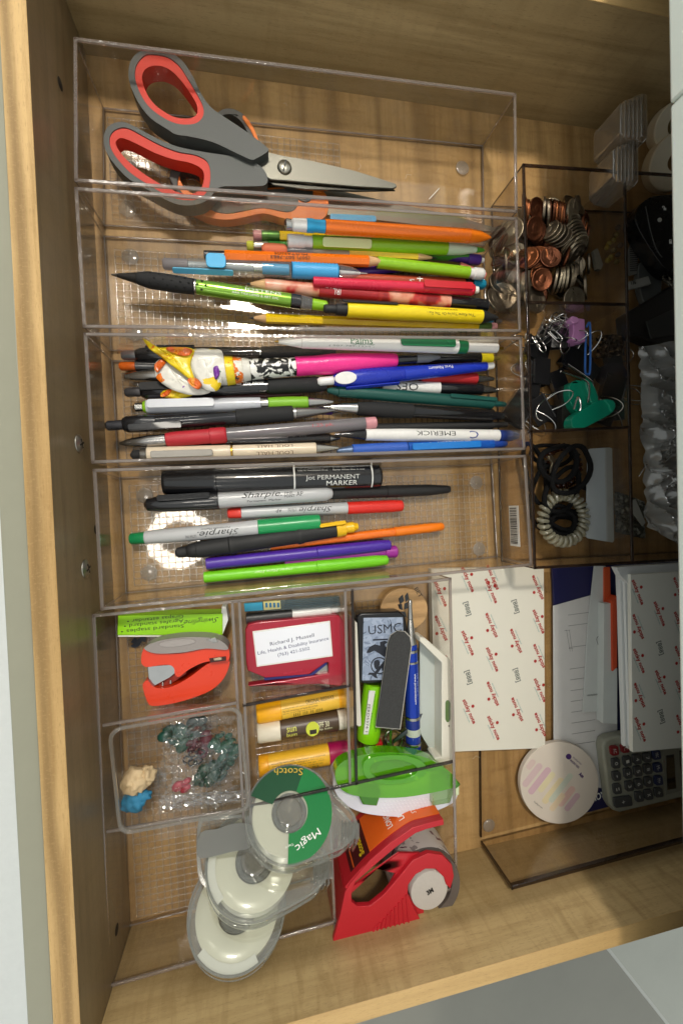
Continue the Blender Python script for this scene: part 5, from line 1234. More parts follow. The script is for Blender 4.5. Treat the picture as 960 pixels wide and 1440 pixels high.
wallstrip(rd, strap, 50, 2, 49, RD, -2.2, 'strap', 0)
wallstrip(rd, [(471, 1330), (478, 1292), (485, 1255)], 50, 2, 49, RD, -2.2, 'leg_wall', 0, sm=4)
wallstrip(rd, [(472, 1332), (530, 1320), (592, 1310)], 50, 2, 49, RD, 2.2, 'bottom_wall', 0, sm=4)
_, lq = wallstrip(rd, strap[1:], 50, 8, 43, PL('#e8641a', .4), .3, 'orange_label', .05, 0)
wallstrip(rd, [(496, 1237), (512, 1219), (523, 1208)], 50, 8, 43.5, PL('#4a0d14', .4), .35, 'dark_label', .15, 0)
def ontostrip(s_, i, w, h, z, mat, rot90=True, **k):
    p_ = lq[i]; d = (lq[i + 1] - lq[i - 1]); d.z = 0; d.normalize(); n_ = Vector((-d.y, d.x, 0))
    up = Vector((0, 0, 1))
    # letters stand on the strap surface, reading down its height
    xa = -up if rot90 else d; ya = n_.cross(xa)
    M = Matrix((xa, ya, n_)).transposed().to_4x4(); M.translation = (p_ + n_ * .75 + Vector((0, 0, z - 49))) * S
    text(s_, w, h, mat, rd, M, **k)
ontostrip('LONG', 9, 14, 5, 30, INK_W, bold=.02)
ontostrip('LASTING', 11, 22, 5, 26, INK_W, bold=.02)
ontostrip('STRONG', 14, 18, 4, 27, INK_W); ontostrip('CLEAR', 17, 14, 4, 27, PL('#d0461a', .4))
ontostrip('Scotch', 3, 20, 5, 30, PL('#e0c020', .4), bold=.03)
rb = MB()
for i in range(10):
    t = i / 9
    a = Vector((512 + t * 46, 1318 - t * 8)); b = Vector((540 + t * 20, 1293 - t * 32)); 
    a = Vector((514 + i * 6.8, 1316 - i * 1.0)); b = Vector((518 + i * 5.2 + 6, 1308 - i * 5.6))
    if i == 0: b = a + Vector((4, -4))
    q = local(rd, [P(a.x, a.y, 50), P(b.x, b.y, 50)])
    rb.tube([q[0] + Vector((0, 0, .2)), q[1] + Vector((0, 0, .2))], .8, 8)
mk('grip_ribs', rb, RD, rd)
c = local(rd, [P(601, 1247, 45)])[0]
TR = PL('#a99f98', .25, var=.08, coat=.5)
roll = mk('tape_roll', MB().lathez([(20, 6), (20, 44), (26.5, 44.4), (27, 43.5), (27, 6.5), (26.5, 6)], 56, loop=True), clear('roll_edge', (.62, .57, .54), 1.4, .1, body='#8f8580', bodyw=.7), rd, M=TM(c.x, c.y, 0))
TART = splat('tartan_wrap', '#c9c2bc', [('#8c8482', .55), ('#5a2540', .63)], 45, 4)
mk('printed_wrap', MB().lathez([(27.15, 9), (27.15, 38), (27.4, 38), (27.4, 9)], 56, loop=True), TART, rd, M=TM(c.x, c.y, 0))
mk('hub', MB().lathez([(.1, 46.5), (14.8, 46.5), (15.2, 46), (15.2, 4), (.1, 4)], 40), PL('#b9b2aa', .7, bump=.3, bscale=400), rd, M=TM(c.x, c.y, 0))
text('3M', 5.5, 4, INK_K, rd, TM(c.x + .3, c.y - .5, 46.75, 0, 0, radians(22)), bold=.05)

# ------------------------------------------------------------------ sticky note pads and papers
_tc = {}
def tmesh(s_, w, h, mat, **k):
    key = (s_, w, h, mat.name)
    if key not in _tc:
        o = text(s_, w, h, mat, None, Matrix.Identity(4), **k); _tc[key] = o.data; bpy.data.objects.remove(o)
    return _tc[key]
SR = plas('#a8241c', .6, var=0); ST = plas('#7fa3a0', .6, var=0)
def note_print(rt, cols, z, inside):
    for kind, u, v, fl_ in cols:
        if not inside(u, v): continue
        p = local(rt, [P(u, v, z)])[0]; a = radians(-68 + (180 if fl_ else 0))
        if kind == 'T':
            me = tmesh('sticky note', 42 * .585, 8.8 * .585, SR, bold=.035)
            o = bpy.data.objects.new('sticky_note_print', me); link(o, rt); o.matrix_local = TM(p.x, p.y, p.z, 0, 0, a)
            me = tmesh('positives in the note', 24 * .585, 3.0 * .585, ST, bold=.02)
            o = bpy.data.objects.new('small_print', me); link(o, rt); o.matrix_local = TM(p.x, p.y, p.z, 0, 0, a) @ TM(2, -3.4, 0)
            o = mk('dot_print', MB().prism([(1.5 * cos(t), 1.5 * sin(t)) for t in [2 * pi * i / 12 for i in range(12)]], 0, .05), SR, rt, M=TM(p.x, p.y, p.z, 0, 0, a) @ TM(-2.5, 5.4, -.02))
        else:
            me = tmesh('[888]', 22 * .585, 10 * .585, plas('#6d726c', .6, var=0), bold=.02)
            o = bpy.data.objects.new('box_print', me); link(o, rt); o.matrix_local = TM(p.x, p.y, p.z, 0, 0, radians(-78))
PADW = plas('#dcd8ca', .6, var=.03, bump=.05)
pads = at('sticky_note_pad', 'large sticky note pad with red repeated print, next to the clear bin wall', 'note pad', 690, 930, 2)
outl = [(606, 800), (764, 797), (766, 1052), (641, 1057), (612, 1058)]
shp('paper_block', pads, outl, 2.4, 9, PADW, .2)
cells = []
for c_, us_, off, pat in ((620, 0, 787, 'FT'), (657, 0, 808, 'TL'), (691, 0, 831, 'TF'), (725, 0, 853, 'LF'), (757, 0, 826, 'FT')):
    for i in range(-1, 7):
        v = off + i * 48.2; k_ = pat[(i) % 2]
        cells.append(('T' if k_ != 'L' else 'L', c_ + (v - 900) * .018, v, k_ == 'F'))
note_print(pads, cells, 9.1, lambda u, v: 612 < u < 761 and 818 < v < 1036)
note_print(pads, [('T', 657, 815, False), ('T', 692, 812, True)], 9.1, lambda u, v: True)
NAVY = PL('#20204c', .4)
bk = at('booklet', 'dark navy booklet under the lined sheet, its edge lettered ROU', 'booklet', 850, 1000, 2)
shp('cover', bk, [(776, 798), (1000, 785), (1012, 1092), (806, 1148), (790, 1130)], 2.2, 4.4, NAVY, .2)
put('ROUL', bk, 838, 1121, 4.6, 30, 12, INK_W, 172, bold=.02)
lf = at('lined_sheet', 'white ruled form sheet lying on the navy booklet', 'paper', 810, 960, 5)
shp('sheet', lf, [(777, 852), (834, 836), (865, 838), (868, 1110), (842, 1108), (778, 1080)], 4.6, 5.0, PL('#cfcdca', .7), 0)
LN = PL('#4b4b52', .6, var=0); ln_ = MB()
for i in range(13):
    v = 864 + i * 15.2
    if i in (2, 4): continue
    q = local(lf, [P(798 + i * .5, v + 1, 5.05), P(836, v - 4, 5.05)]); ln_.tube(q, .16, 4)
for (a_, b_) in (((796, 886), (801, 916)), ((800, 886), (804, 916)), ((799, 912), (805, 912)), ((793, 887), (801, 886))):
    ln_.tube(local(lf, [P(a_[0], a_[1], 5.05), P(b_[0], b_[1], 5.05)]), .14, 4)
mk('ruled_lines', ln_, LN, lf, kind='stuff')
en = at('envelope', 'white envelope with an orange flap stripe and a scribbled circle', 'envelope', 840, 900, 6)
shp('paper', en, [(835, 796), (851, 796), (850, 850), (850, 1000), (819, 1002), (826, 880)], 6, 7, PL('#c9ccc9', .6), .1)
c = local(en, [P(843, 901, 7.1)])[0]
mk('scribble', MB().tube([(c.x + (3.4 + .5 * sin(3 * t)) * cos(t), c.y + (5.4 + .5 * cos(2 * t)) * sin(t), c.z) for t in [4 * pi * i / 40 for i in range(40)]], .22, 5), INK_K, en)
put('********', en, 834, 977, 7.15, 24, 3.5, INK_K, 2)
shp('orange_stripe', en, [(849, 798), (857, 797), (858, 848), (849, 848)], 7, 8.4, PL('#c9532c', .5), .1)
e2 = at('envelope', 'narrow white envelope standing between the orange strip and the card stack', 'envelope', 858, 950, 6)
shp('paper', e2, [(849, 849), (860, 848), (861, 938), (867, 940), (867, 1018), (847, 1017)], 6, 14, PL('#c6cac6', .6), .1)
e3 = at('orange_card', 'orange card edge slotted in front of the white card stack', 'card', 863, 890, 6)
shp('card', e3, [(860, 845), (867, 838), (867, 938), (861, 944)], 6, 16, PL('#c44a26', .5), .1)
cs = at('card_stack', 'thick stack of white note cards at the right, topped by a printed pad', 'card stack', 920, 930, 5)
for i in range(9):
    z0 = 5 + i * 3.3; du = -(i * 0.0) + random.uniform(-1.5, 1.5) + (-6 if i in (3, 6, 7) else 0) + i * .35; dv = random.uniform(-3, 3) + (5 if i in (2, 5) else 0)
    k = 0
    pa_ = P(874 + du, 802 + dv, z0 + 3); pb_ = P(882 + du, 1048 + dv, z0 + 3)
    L0 = local(cs, [pa_, pb_]); L1 = [L0[0] + Vector((92, -2, 0)), L0[1] + Vector((92, -2, 0))]
    mk('card', MB().prism([tuple(p_[:2]) for p_ in (L0[0], L1[0], L1[1], L0[1])], z0 - 5, z0 - 5 + random.uniform(2.4, 3.0)), plas('#d9dcdb', .6, var=.02), cs, bevel=.1)
tpz = 35.5
pd2 = at('sticky_note_pad', 'sticky note pad with red repeated print on top of the white card stack', 'note pad', 930, 930, 35)
shp('paper_block', pd2, [(886, 808), (1030, 800), (1040, 1044), (889, 1058)], 35.2, 39, plas('#d6d6cc', .6, var=.03), .2)
cells = []
for c_, off, pat in ((897, 833, 'TF'), (927, 815, 'LT'), (955, 829, 'FT')):
    for i in range(6):
        v = off + i * 48.2; k_ = pat[i % 2]; cells.append(('T' if k_ != 'L' else 'L', c_ + (v - 900) * .02, v, k_ == 'F'))
note_print(pd2, cells, 39.1, lambda u, v: 815 < v < 1038)
fold = at('white_box_corner', 'white folded carton flap above the printed pad', 'carton', 915, 803, 30)
shp('flap', fold, [(866, 798), (884, 796), (1000, 790), (1000, 808), (886, 812), (884, 822), (872, 810)], 30, 36, PL('#cdd0d0', .5), .3)
rp_ = at('round_note_pad', 'round cream note pad with faded pastel bars and small purple print', 'note pad', 786, 1101, 5)
shp('paper_block', rp_, [(786 + 55 * cos(t), 1101 + 57.5 * sin(t)) for t in [2 * pi * i / 64 for i in range(64)]], 5.3, 9.5, PL('#d3c8ba', .6, var=.02, bump=.04), .3)
for iz_, (u, v, ln, w, c_) in enumerate(((748, 1090, 40, 9, '#cdb4b4'), (758, 1098, 46, 9, '#c9a9b2'), (768, 1100, 34, 8, '#d6cba6'), (777, 1112, 44, 9, '#d9c9a2'), (788, 1108, 50, 8, '#c3c8b8'), (796, 1120, 34, 9, '#d6b3a8'), (783, 1128, 30, 8, '#dac6a6'), (804, 1128, 30, 8, '#c8aab0'), (746, 1075, 16, 8, '#cfb9b2'))):
    ca, sa = cos(radians(-52)), sin(radians(-52)); pts = []
    for p_ in rrect(-ln / 2, ln / 2, -w / 2, w / 2, w * .45, 4): pts.append((u + p_[0] * ca - p_[1] * sa, v + p_[0] * sa + p_[1] * ca))
    shp('pastel_bar', rp_, pts, 9.45, 9.54 + iz_ * .012, plas(c_, .6), 0)
VI = PL('#4a2a6c', .5)
put('ST VINCENT KIDS', rp_, 806, 1073, 9.7, 26, 3.5, VI, 45, bold=.02); put('FOUNDATION', rp_, 811, 1070, 9.7, 20, 2.5, VI, 45); put('Ann', rp_, 817, 1090, 9.7, 10, 6, VI, 45, bold=.05)
put('ThePlayer.com', rp_, 756, 1132, 9.7, 20, 2.6, INK_K, 42)
shp('round_logo', rp_, [(799 + 4 * cos(t), 1064 + 4 * sin(t)) for t in [2 * pi * i / 14 for i in range(14)]], 9.4, 9.6, VI, 0)
# calculator
ca_ = at('calculator', 'grey pocket calculator with dark keys partly under the printed pad', 'calculator', 905, 1090, 5)
body = [(847, 1052), (849, 1043), (856, 1038), (1000, 1010), (1010, 1110), (872, 1143), (862, 1140), (857, 1132)]
shp('body', ca_, body, 5, 15, PL('#8f8f80', .45, bump=.12, bscale=900), 2.0, segs=3)
shp('face_plate', ca_, [(930, 1052), (953, 1048), (959, 1112), (936, 1118)], 14.8, 15.4, PL('#7c7c70', .4), .5)
shp('display', ca_, [(936, 1063), (947, 1061), (950, 1109), (938, 1111)], 15.2, 15.8, PL('#17130f', .15, coat=1), .2)
shp('solar_panel', ca_, [(955, 1056), (985, 1050), (988, 1100), (958, 1106)], 15.0, 15.7, PL('#2a1c14', .2, coat=1), .2)
DK = PL('#3f4040', .45); REDK = PL('#7a1d22', .4); BLK = PL('#232c4c', .4); KW = plas('#c8c8c0', .5, var=0)
keys = [(864, 1056, 11, 13, 'AC', REDK), (879, 1053, 11, 12, 'C', REDK), (866, 1074, 11, 14, '0', DK), (867, 1092, 11, 13, '.', DK), (868, 1110, 11, 14, '=', DK), (876, 1128, 25, 14, '+', DK),
        (882, 1071, 11, 14, '1', DK), (883, 1088, 11, 14, '2', DK), (885, 1106, 11, 14, '3', DK), (896, 1068, 11, 14, '4', DK), (897, 1085, 11, 14, '5', DK), (898, 1103, 11, 14, '6', DK),
        (910, 1066, 11, 13, '7', DK), (911, 1082, 11, 14, '8', DK), (912, 1100, 11, 14, '9', DK), (899, 1121, 11, 14, '-', DK), (912, 1118, 11, 14, 'x', DK),
        (923, 1062, 11, 13, 'MRC', BLK), (925, 1080, 11, 13, 'M-', BLK), (926, 1098, 11, 13, 'M+', BLK), (926, 1115, 11, 13, '\u00f7', DK), (892, 1052, 10, 11, '%', DK), (906, 1049, 10, 11, '\u00b1', DK)]
for u, v, w, h, s_, mt_ in keys:
    a = radians(-8); pts = [(u + p_[0] * cos(a) - p_[1] * sin(a), v + p_[0] * sin(a) + p_[1] * cos(a)) for p_ in rrect(-w / 2, w / 2, -h / 2, h / 2, 2.5, 3)]
    kk = shp('key', ca_, pts, 14.6, 17.2, mt_, .5)
    put(s_, ca_, u, v, 17.35, 5 if len(s_) < 2 else 8, 6 if s_ not in '-.' else 1.2, KW, 82)
# ------------------------------------------------------------------ coins
def coinmat(h, r=.32): return plas(h, r, metal=.9, var=.25, bump=.5, bscale=900, nscale=250)
PENNY = [coinmat('#6e4029', .38), coinmat('#573220', .42), coinmat('#87502f', .34)]
SILC = [coinmat('#9c917c', .28), coinmat('#776c5c', .32)]
KINDC = {'penny': (9.5, 1.5, PENNY, 'copper penny'), 'dime': (9.0, 1.35, SILC, 'silver dime'), 'nickel': (10.6, 1.9, SILC, 'silver nickel'), 'quarter': (12.1, 1.75, SILC, 'silver quarter')}
CM = {}
GC = 'coins piled in the smoky organizer'
def coin(kind, u, v, z, tilt=0, dr_=0, label=None):
    R, th, mats, nm = KINDC[kind]; mi = random.randrange(len(mats)); key = (kind, mi)
    if key not in CM:
        mb = MB().lathez([(.1, 0), (R * .86, 0), (R * .90, .22), (R - .25, .25), (R, .05), (R, -th + .05), (R - .25, -th - .1), (.1, -th)], 32)
        # low relief bust
        rl = MB().ball((0, .3, 0), R * .42, nu=12, nv=6, sc=(.8, 1, .09)).ball((-.6, -R * .42, 0), R * .34, nu=12, nv=6, sc=(1.3, .6, .09))
        rim = MB()
        for i in range(14):
            a = pi * (.1 + .8 * i / 13); rim.box(-.25, .25, -.6, .6, 0, .16, T(R * .74 * cos(a), R * .74 * sin(a), 0, 0, 0, a))
        CM[key] = (mesh('coin', mb, mats[mi], angle=50), mesh('relief', rl, mats[mi]), mesh('legend', rim, mats[mi]))
    p = P(u, v, z); o = bpy.data.objects.new('coin', CM[key][0]); COL.objects.link(o)
    ax = Matrix.Rotation(radians(tilt), 4, Vector((-sin(radians(-dr_ + 0)), cos(radians(-dr_)), 0)))
    o.matrix_world = Matrix.Translation(p * S) @ ax @ Matrix.Rotation(random.uniform(0, 6), 4, 'Z')
    tag(o, label, 'coin', GC)
    r1_ = bpy.data.objects.new('relief', CM[key][1]); link(r1_, o); r2_ = bpy.data.objects.new('legend', CM[key][2]); link(r2_, o)
    return o
def fan(kind, a, b, n, tilt, d, label, z=(20, 20)):
    for i in range(n):
        t = i / max(1, n - 1); coin(kind, lerp(a[0], b[0], t), lerp(a[1], b[1], t), lerp(z[0], z[1], t) + random.uniform(-.5, .5), tilt + random.uniform(-4, 4), d + random.uniform(-6, 6), label + ', ' + ('first', 'second', 'third', 'fourth', 'fifth', 'sixth', 'seventh', 'eighth')[i] + (' from the left' if abs(b[0] - a[0]) >= abs(b[1] - a[1]) else ' from the top'))
for i in range(20):
    coin(random.choice(['penny', 'penny', 'dime', 'nickel']), random.uniform(735, 818), random.uniform(292, 412), random.uniform(10, 15), random.uniform(10, 45), random.uniform(0, 360), 'coin half buried under the top coins of the heap')
for i in range(14):
    coin(random.choice(['penny', 'quarter', 'dime', 'nickel']), random.uniform(697, 735), random.uniform(325, 425), random.uniform(4, 14), random.uniform(10, 60), random.uniform(0, 360), 'coin slid against the left wall of the coin compartment')
# base scatter low in the pile
for i in range(26):
    coin(random.choice(['penny', 'penny', 'dime', 'nickel']), random.uniform(718, 815), random.uniform(300, 415), random.uniform(4, 9), random.uniform(0, 18), random.uniform(0, 360), 'dull coin lying in the bottom layer of the coin heap')
fan('penny', (736, 290), (742, 298), 3, 60, 0, 'copper penny on edge in the upper left corner of the heap', (16, 18))
coin('penny', 755, 294, 24, 20, 30, 'dark round penny at the top left of the heap, lying nearly flat')
fan('nickel', (765, 296), (770, 299), 2, 62, 0, 'silver coin tilted beside the dark penny at the top', (18, 20))
fan('penny', (774, 297), (797, 303), 7, 58, 8, 'penny standing in the upper leaning row', (19, 22))
coin('nickel', 806, 298, 26, 32, 20, 'silver-rimmed coin closing the right end of the upper row')
coin('nickel', 811, 294, 22, 40, 20, 'second silver-rimmed coin behind the right end of the upper row')
coin('quarter', 807, 288, 17, 25, 300, 'topmost silver quarter with only its bright rim showing')
fan('penny', (752, 321), (760, 331), 4, 18, 60, 'bright copper penny in the small flat stack at the left', (24, 12))
fan('dime', (770, 322), (789, 334), 5, 60, 200, 'silver dime leaning left in the middle of the heap', (18, 20))
fan('nickel', (799, 318), (812, 348), 8, 62, 75, 'silver coin in the steep diagonal stack', (18, 20))
fan('penny', (818, 318), (826, 334), 4, 55, 15, 'copper penny leaning on the right side of the heap', (14, 16))
fan('penny', (740, 362), (762, 362), 6, 45, 185, 'orange copper penny in the fanned row left of centre', (15, 20))
coin('penny', 774, 361, 25, 12, 200, 'bright orange penny lying on top of the fanned row')
fan('nickel', (802, 348), (810, 360), 4, 60, 60, 'silver coin below the diagonal stack', (19, 19))
coin('penny', 795, 364, 18, 70, 20, 'penny on edge between the silver stacks')
coin('penny', 762, 393, 24, 12, 120, 'orange penny lying alone below the fanned row')
fan('nickel', (781, 396), (806, 390), 6, 66, 8, 'silver coin standing in the lower leaning row', (17, 20))
coin('nickel', 818, 378, 14, 50, 0, 'dark silver coin right of the lower row'); coin('dime', 828, 371, 12, 52, 0, 'dark silver dime farthest to the right')
coin('nickel', 824, 404, 12, 48, 0, 'dark silver coin near the lower right of the heap')
coin('quarter', 752, 421, 18, 8, 0, 'shiny quarter at the lower left beside the divider'); coin('nickel', 807, 421, 22, 14, 90, 'silver nickel lying above the pink clip')
for (u, v, z, t, d, l) in ((708, 416, 12, 8, 180, 'shiny quarter pressed against the left wall of the organizer'), (712, 392, 9, 16, 120, 'dull quarter just above the shiny one by the left wall'), (712, 372, 14, 60, 0, 'quarter standing against the left wall'), (705, 345, 12, 65, 40, 'rust toned coin standing by the left wall')):
    coin('quarter' if 'quarter' in l else 'penny', u, v, z, t, d, l)
coin('quarter', 726, 404, 10, 20, 300, 'grey quarter between the left wall and the orange penny'); coin('penny', 700, 335, 8, 40, 70, 'dark penny in the far left corner of the heap')

# ------------------------------------------------------------------ binder clips and paper clips
WIRE = metal('#c9c8c6', .18); BLKM = PL('#141416', .28, coat=.4)
def binder(label, u, v, z, L, H, rz, tilt=0, roll_=0, mat=None, cat='binder clip', group='binder clips in the middle compartment', handles=2):
    p = P(u, v, z); rt = root('binder_clip', label, cat, p, 0, group)
    rt.matrix_world = Matrix.Translation(p * S) @ Matrix.Rotation(radians(-rz), 4, 'Z') @ Matrix.Rotation(radians(tilt), 4, 'X') @ Matrix.Rotation(radians(roll_), 4, 'Y')
    w = H * .55
    mb = MB(); tri = [(-w / 2, 0), (w / 2, 0), (w * .12, H), (-w * .12, H)]; t = .8
    inner_ = [(-w / 2 + t, t), (w / 2 - t, t), (w * .12 - t * .4, H), (-w * .12 + t * .4, H)]
    for a, b in ((0, 1), (1, 2), (3, 0)):
        mb.loft([[(x, tri[a][0], tri[a][1]), (x, tri[b][0], tri[b][1]), (x, inner_[b][0], inner_[b][1]), (x, inner_[a][0], inner_[a][1])] for x in (-L / 2, L / 2)])
    mk('jaw', mb, mat or BLKM, rt, bevel=.25)
    for s in (1, -1)[:handles]:
        mk('jaw_lip', MB().tube([(-L / 2, s * w * .15, H), (L / 2, s * w * .15, H)], .9, 8), mat or BLKM, rt)
        y = s * w * .2; l = H * 1.1
        pts = [(-L * .22, y, H), (-L * .26, y + s * 2, H + l * .5), (-L * .16, y + s * 5, H + l * .85), (0, y + s * 6, H + l), (L * .16, y + s * 5, H + l * .85), (L * .26, y + s * 2, H + l * .5), (L * .22, y, H)]
        mk('wire_handle', MB().tube(cr(pts, 4, False), .5, 8), WIRE, rt)
    return rt
binder('small black binder clip in the dense top cluster of the compartment', 764, 484, 12, 19, 13, 20, -60)
binder('navy-black binder clip at the upper left of the cluster', 752, 492, 14, 18, 12, -70, -70)
binder('black binder clip whose wires cross the cluster diagonally', 775, 476, 16, 19, 13, 100, -60)
binder('black binder clip with thin wires directly left of the pink tab', 792, 466, 18, 18, 12, 200, -55)
binder('black binder clip lying on its back in the middle of the compartment', 767, 525, 10, 24, 17, -85, -75)
binder('large matte black binder clip standing beside the teal clip', 784, 575, 12, 38, 26, 92, -80, 0, PL('#26241f', .5))
binder('black binder clip against the left wall beneath the pens', 715, 565, 8, 30, 22, 130, -80)
binder('black binder clip with bright wire loop at the lower left', 745, 585, 10, 24, 18, 60, -70)
binder('black binder clip below the crossing wires, right of centre', 800, 520, 8, 26, 18, 30, -70)
binder('black binder clip in the shadowed right side of the compartment', 845, 545, 6, 28, 20, 110, -70)
def wireclip(label, pts, r=.5, mat=WIRE, z=28, cat='paper clip', name='paper_clip'):
    o_ = at(name, label, cat, pts[0][0], pts[0][1], z, 0, None)
    q = local(o_, [P(p_[0], p_[1], p_[2] if len(p_) > 2 else z) for p_ in pts])
    mk('wire', MB().tube(cr(q, 5, False), r, 8), mat, o_)
    return o_
for i in range(11):
    u = 758 + random.uniform(-6, 42); v = 452 + random.uniform(-3, 34); a = random.uniform(0, pi); L_c = random.uniform(9, 15); w = 4; ca, sa = cos(a), sin(a)
    pts = []
    for x, y in ((-L_c, w), (L_c * .7, w), (L_c, 0), (L_c * .7, -w), (-L_c * .7, -w), (-L_c * .9, 0), (-L_c * .6, w * .5), (L_c * .4, w * .5)):
        pts.append((u + x * ca - y * sa, v + x * sa + y * ca, 24 + i * .5 + x * .15))
    c_ = wireclip('silver wire clip tangled in the cluster left of the pink tab', pts, .42); c_['group'] = 'silver wire clips in a tangle'
for i_, (u, v, L_b, a_, lb_) in enumerate(((752, 505, 20, 15, 'black binder clip on the floor at the left end of the cluster'), (790, 500, 24, 100, 'black binder clip buried under the silver wires'), (775, 545, 26, 70, 'black binder clip between the matte black and left clips'),
        (812, 500, 22, -30, 'black binder clip directly under the pink tab'), (815, 525, 26, 40, 'black binder clip at the tip of the long bright wire'), (735, 540, 24, 100, 'black binder clip pressed to the left wall'), (765, 592, 26, 10, 'black binder clip along the lower divider'),
        (805, 590, 24, 60, 'black binder clip under the teal jaw'), (838, 595, 26, 20, 'black binder clip at the lower right of the teal clip'), (850, 505, 24, 80, 'black binder clip right of the blue paper clip'), (782, 470, 22, 45, 'black binder clip forming the dark middle of the wire tangle'))):
    binder(lb_, u, v, 5 + (i_ % 3) * 2, L_b, 15, a_, -75, 0, None, handles=i_ % 2)
pk = at('pink_clip', 'small pink binder clip at the top of the clip compartment', 'binder clip', 821, 464, 26)
shp('body', pk, [(805, 450), (809, 447), (822, 449), (823, 480), (810, 482), (803, 478), (806, 466)], 20, 30, PL('#c083b8', .4), .8)
shp('fold', pk, [(804, 444), (812, 446), (814, 453), (806, 455), (801, 449)], 24, 33, PL('#c88cc0', .4), .8)
wireclip('long blue coated paper clip right of the pink clip', [(824, 460), (829, 457), (829, 520), (825, 526), (822, 520), (823, 470)], .9, PL('#2f66b4', .35))
wireclip('straight bright wire from a binder clip above the teal clip', [(797, 512, 34), (830, 535, 32), (834, 545, 30)], .75)
wireclip('second bright wire lever above the teal clip', [(788, 522, 32), (822, 535, 33), (828, 548, 32), (826, 566, 30)], .75)
wireclip('curved bright wire loop at the lower left of the clips', [(764, 562, 22), (757, 570, 24), (753, 580, 22), (756, 589, 20), (762, 592, 22)], .55)
wireclip('small bright wire loop touching the teal clip', [(806, 575, 30), (812, 558, 34), (816, 570, 32), (813, 582, 30)], .8)
wireclip('thin wire arc near the lower divider right of the teal clip', [(864, 576, 10), (872, 590, 10), (874, 602, 10)], .6)
tc_ = at('chip_clip', 'large teal plastic bag clip, the brightest item of the clip compartment', 'bag clip', 830, 570, 22)
TE = PL('#0c8a6c', .32, var=.05, coat=.2)
shp('lower_jaw', tc_, [(800, 543), (806, 536), (816, 535), (828, 548), (833, 562), (826, 575), (815, 582), (806, 574), (800, 560)], 16, 26, TE, 1.8, sm=3)
shp('upper_jaw', tc_, [(803, 596), (806, 585), (822, 574), (842, 563), (858, 562), (864, 570), (860, 580), (840, 592), (820, 602), (808, 603)], 24, 34, TE, 2.2, sm=3, segs=4)
shp('jaw_end', tc_, [(850, 562), (862, 563), (865, 572), (860, 580), (856, 570)], 32, 36, PL('#0e9474', .32), 1, sm=2)
shp('hinge', tc_, [(822, 534), (830, 532), (838, 548), (842, 565), (832, 568), (826, 550)], 20, 31, TE, 1.4, sm=2)
mg = at('tin_lid', 'dark round tin with a worn label in the right of the clip compartment', 'tin', 862, 525, 6)
shp('lid', mg, [(862 + 19 * cos(t), 525 + 15 * sin(t)) for t in [2 * pi * i / 30 for i in range(30)]], 3, 10, PL('#23202a', .4), 1, sm=0)
shp('glass_corner', mg, [(846, 535), (876, 535), (878, 590), (850, 592)], 2, 4, PL('#1f2a2c', .3), .4)
fo = at('foil_packet', 'crinkled shiny packet at the top right of the clip compartment', 'packet', 860, 485, 8)
film('foil', fo, [(838, 472), (876, 470), (876, 500), (836, 505)], 10, metal('#5a4a38', .2), 3.5, .35, 2.0, 20)

# ------------------------------------------------------------------ hair ties
HT = PL('#070708', .9, spec=.2, bump=.5, bscale=1500)
def tie(label, u, v, z, ru, rv, rot_, r=2.1, mat=None, wob=.1, seed=0, grp='black elastic hair ties', name='hair_tie', turns=1):
    o_ = at(name, label, 'hair tie', u, v, z, 0, grp); pts = []
    n = 28 * turns
    for i in range(n):
        t = 2 * pi * turns * i / n; k = 1 + wob * sin(2 * t + seed) + wob * .6 * sin(3 * t + seed * 2)
        x = ru * k * cos(t); y = rv * k * sin(t); a = radians(rot_)
        pts.append((u + x * cos(a) - y * sin(a), v + x * sin(a) + y * cos(a), z + 2.5 * sin(2 * t + seed)))
    q = local(o_, [P(*p_) for p_ in pts]); mk('band', MB().tube(q, r, 8, True), mat or HT, o_); return o_
tie('black hair tie forming the big loop at the upper right of the compartment', 803, 662, 30, 22, 38, 35, 2.3, seed=1)
tie('black hair tie looped at the upper left of the compartment', 785, 652, 28, 24, 27, 0, 2.4, seed=2)
tie('black hair tie running down into the clear coil', 790, 690, 22, 20, 34, 20, 2.2, seed=3)
tie('black hair tie lying at the left below the pens', 752, 665, 14, 14, 40, -15, 2.0, seed=4)
tie('black hair tie along the left wall', 762, 700, 12, 16, 42, 10, 2.0, seed=6)
for i in range(6):
    tie('black hair tie bunched inside the clear coil', 790 + random.uniform(-6, 6), 735 + random.uniform(-8, 6), 10 + i * 2.2, random.uniform(17, 24), random.uniform(10, 18), random.uniform(-30, 30), 2.0, seed=i * 1.7)
tie('black hair tie across the middle of the compartment', 805, 705, 16, 28, 16, -20, 2.1, seed=9)
tie('black hair tie in the dark top of the compartment', 775, 640, 10, 26, 16, 5, 2.0, seed=8)
def coil(label, u, v, z, R, r, n, wire, mat, group=None):
    o_ = at('coil_hair_tie', label, 'hair tie', u, v, z); pts = []
    c_ = local(o_, [P(u, v, z)])[0]; N = n * 14
    for i in range(N):
        t = 2 * pi * i / N; a = n * t; rr = R + r * cos(a)
        pts.append((c_.x + rr * cos(t), c_.y + rr * sin(t), c_.z + r * .8 * sin(a)))
    mk('coil', MB().tube(pts, wire, 8, True), mat, o_); return o_
coil('thick clear coiled hair tie ringing the black ones', 792, 729, 22, 21.0, 4.0, 26, 1.9, clear('coil_plastic', (.78, .76, .68), 2.0, .08, body='#c9c6ae', bodyw=.5))
coil('translucent brown coiled hair tie behind the black loops', 790, 655, 8, 17.5, 3.0, 26, 1.2, clear('brown_coil', (.5, .22, .08), 2.0, .08, body='#5e2a12', bodyw=.6))
ch = at('metal_charm', 'small tarnished bone shaped charm inside the upper black loop', 'charm', 780, 652, 18)
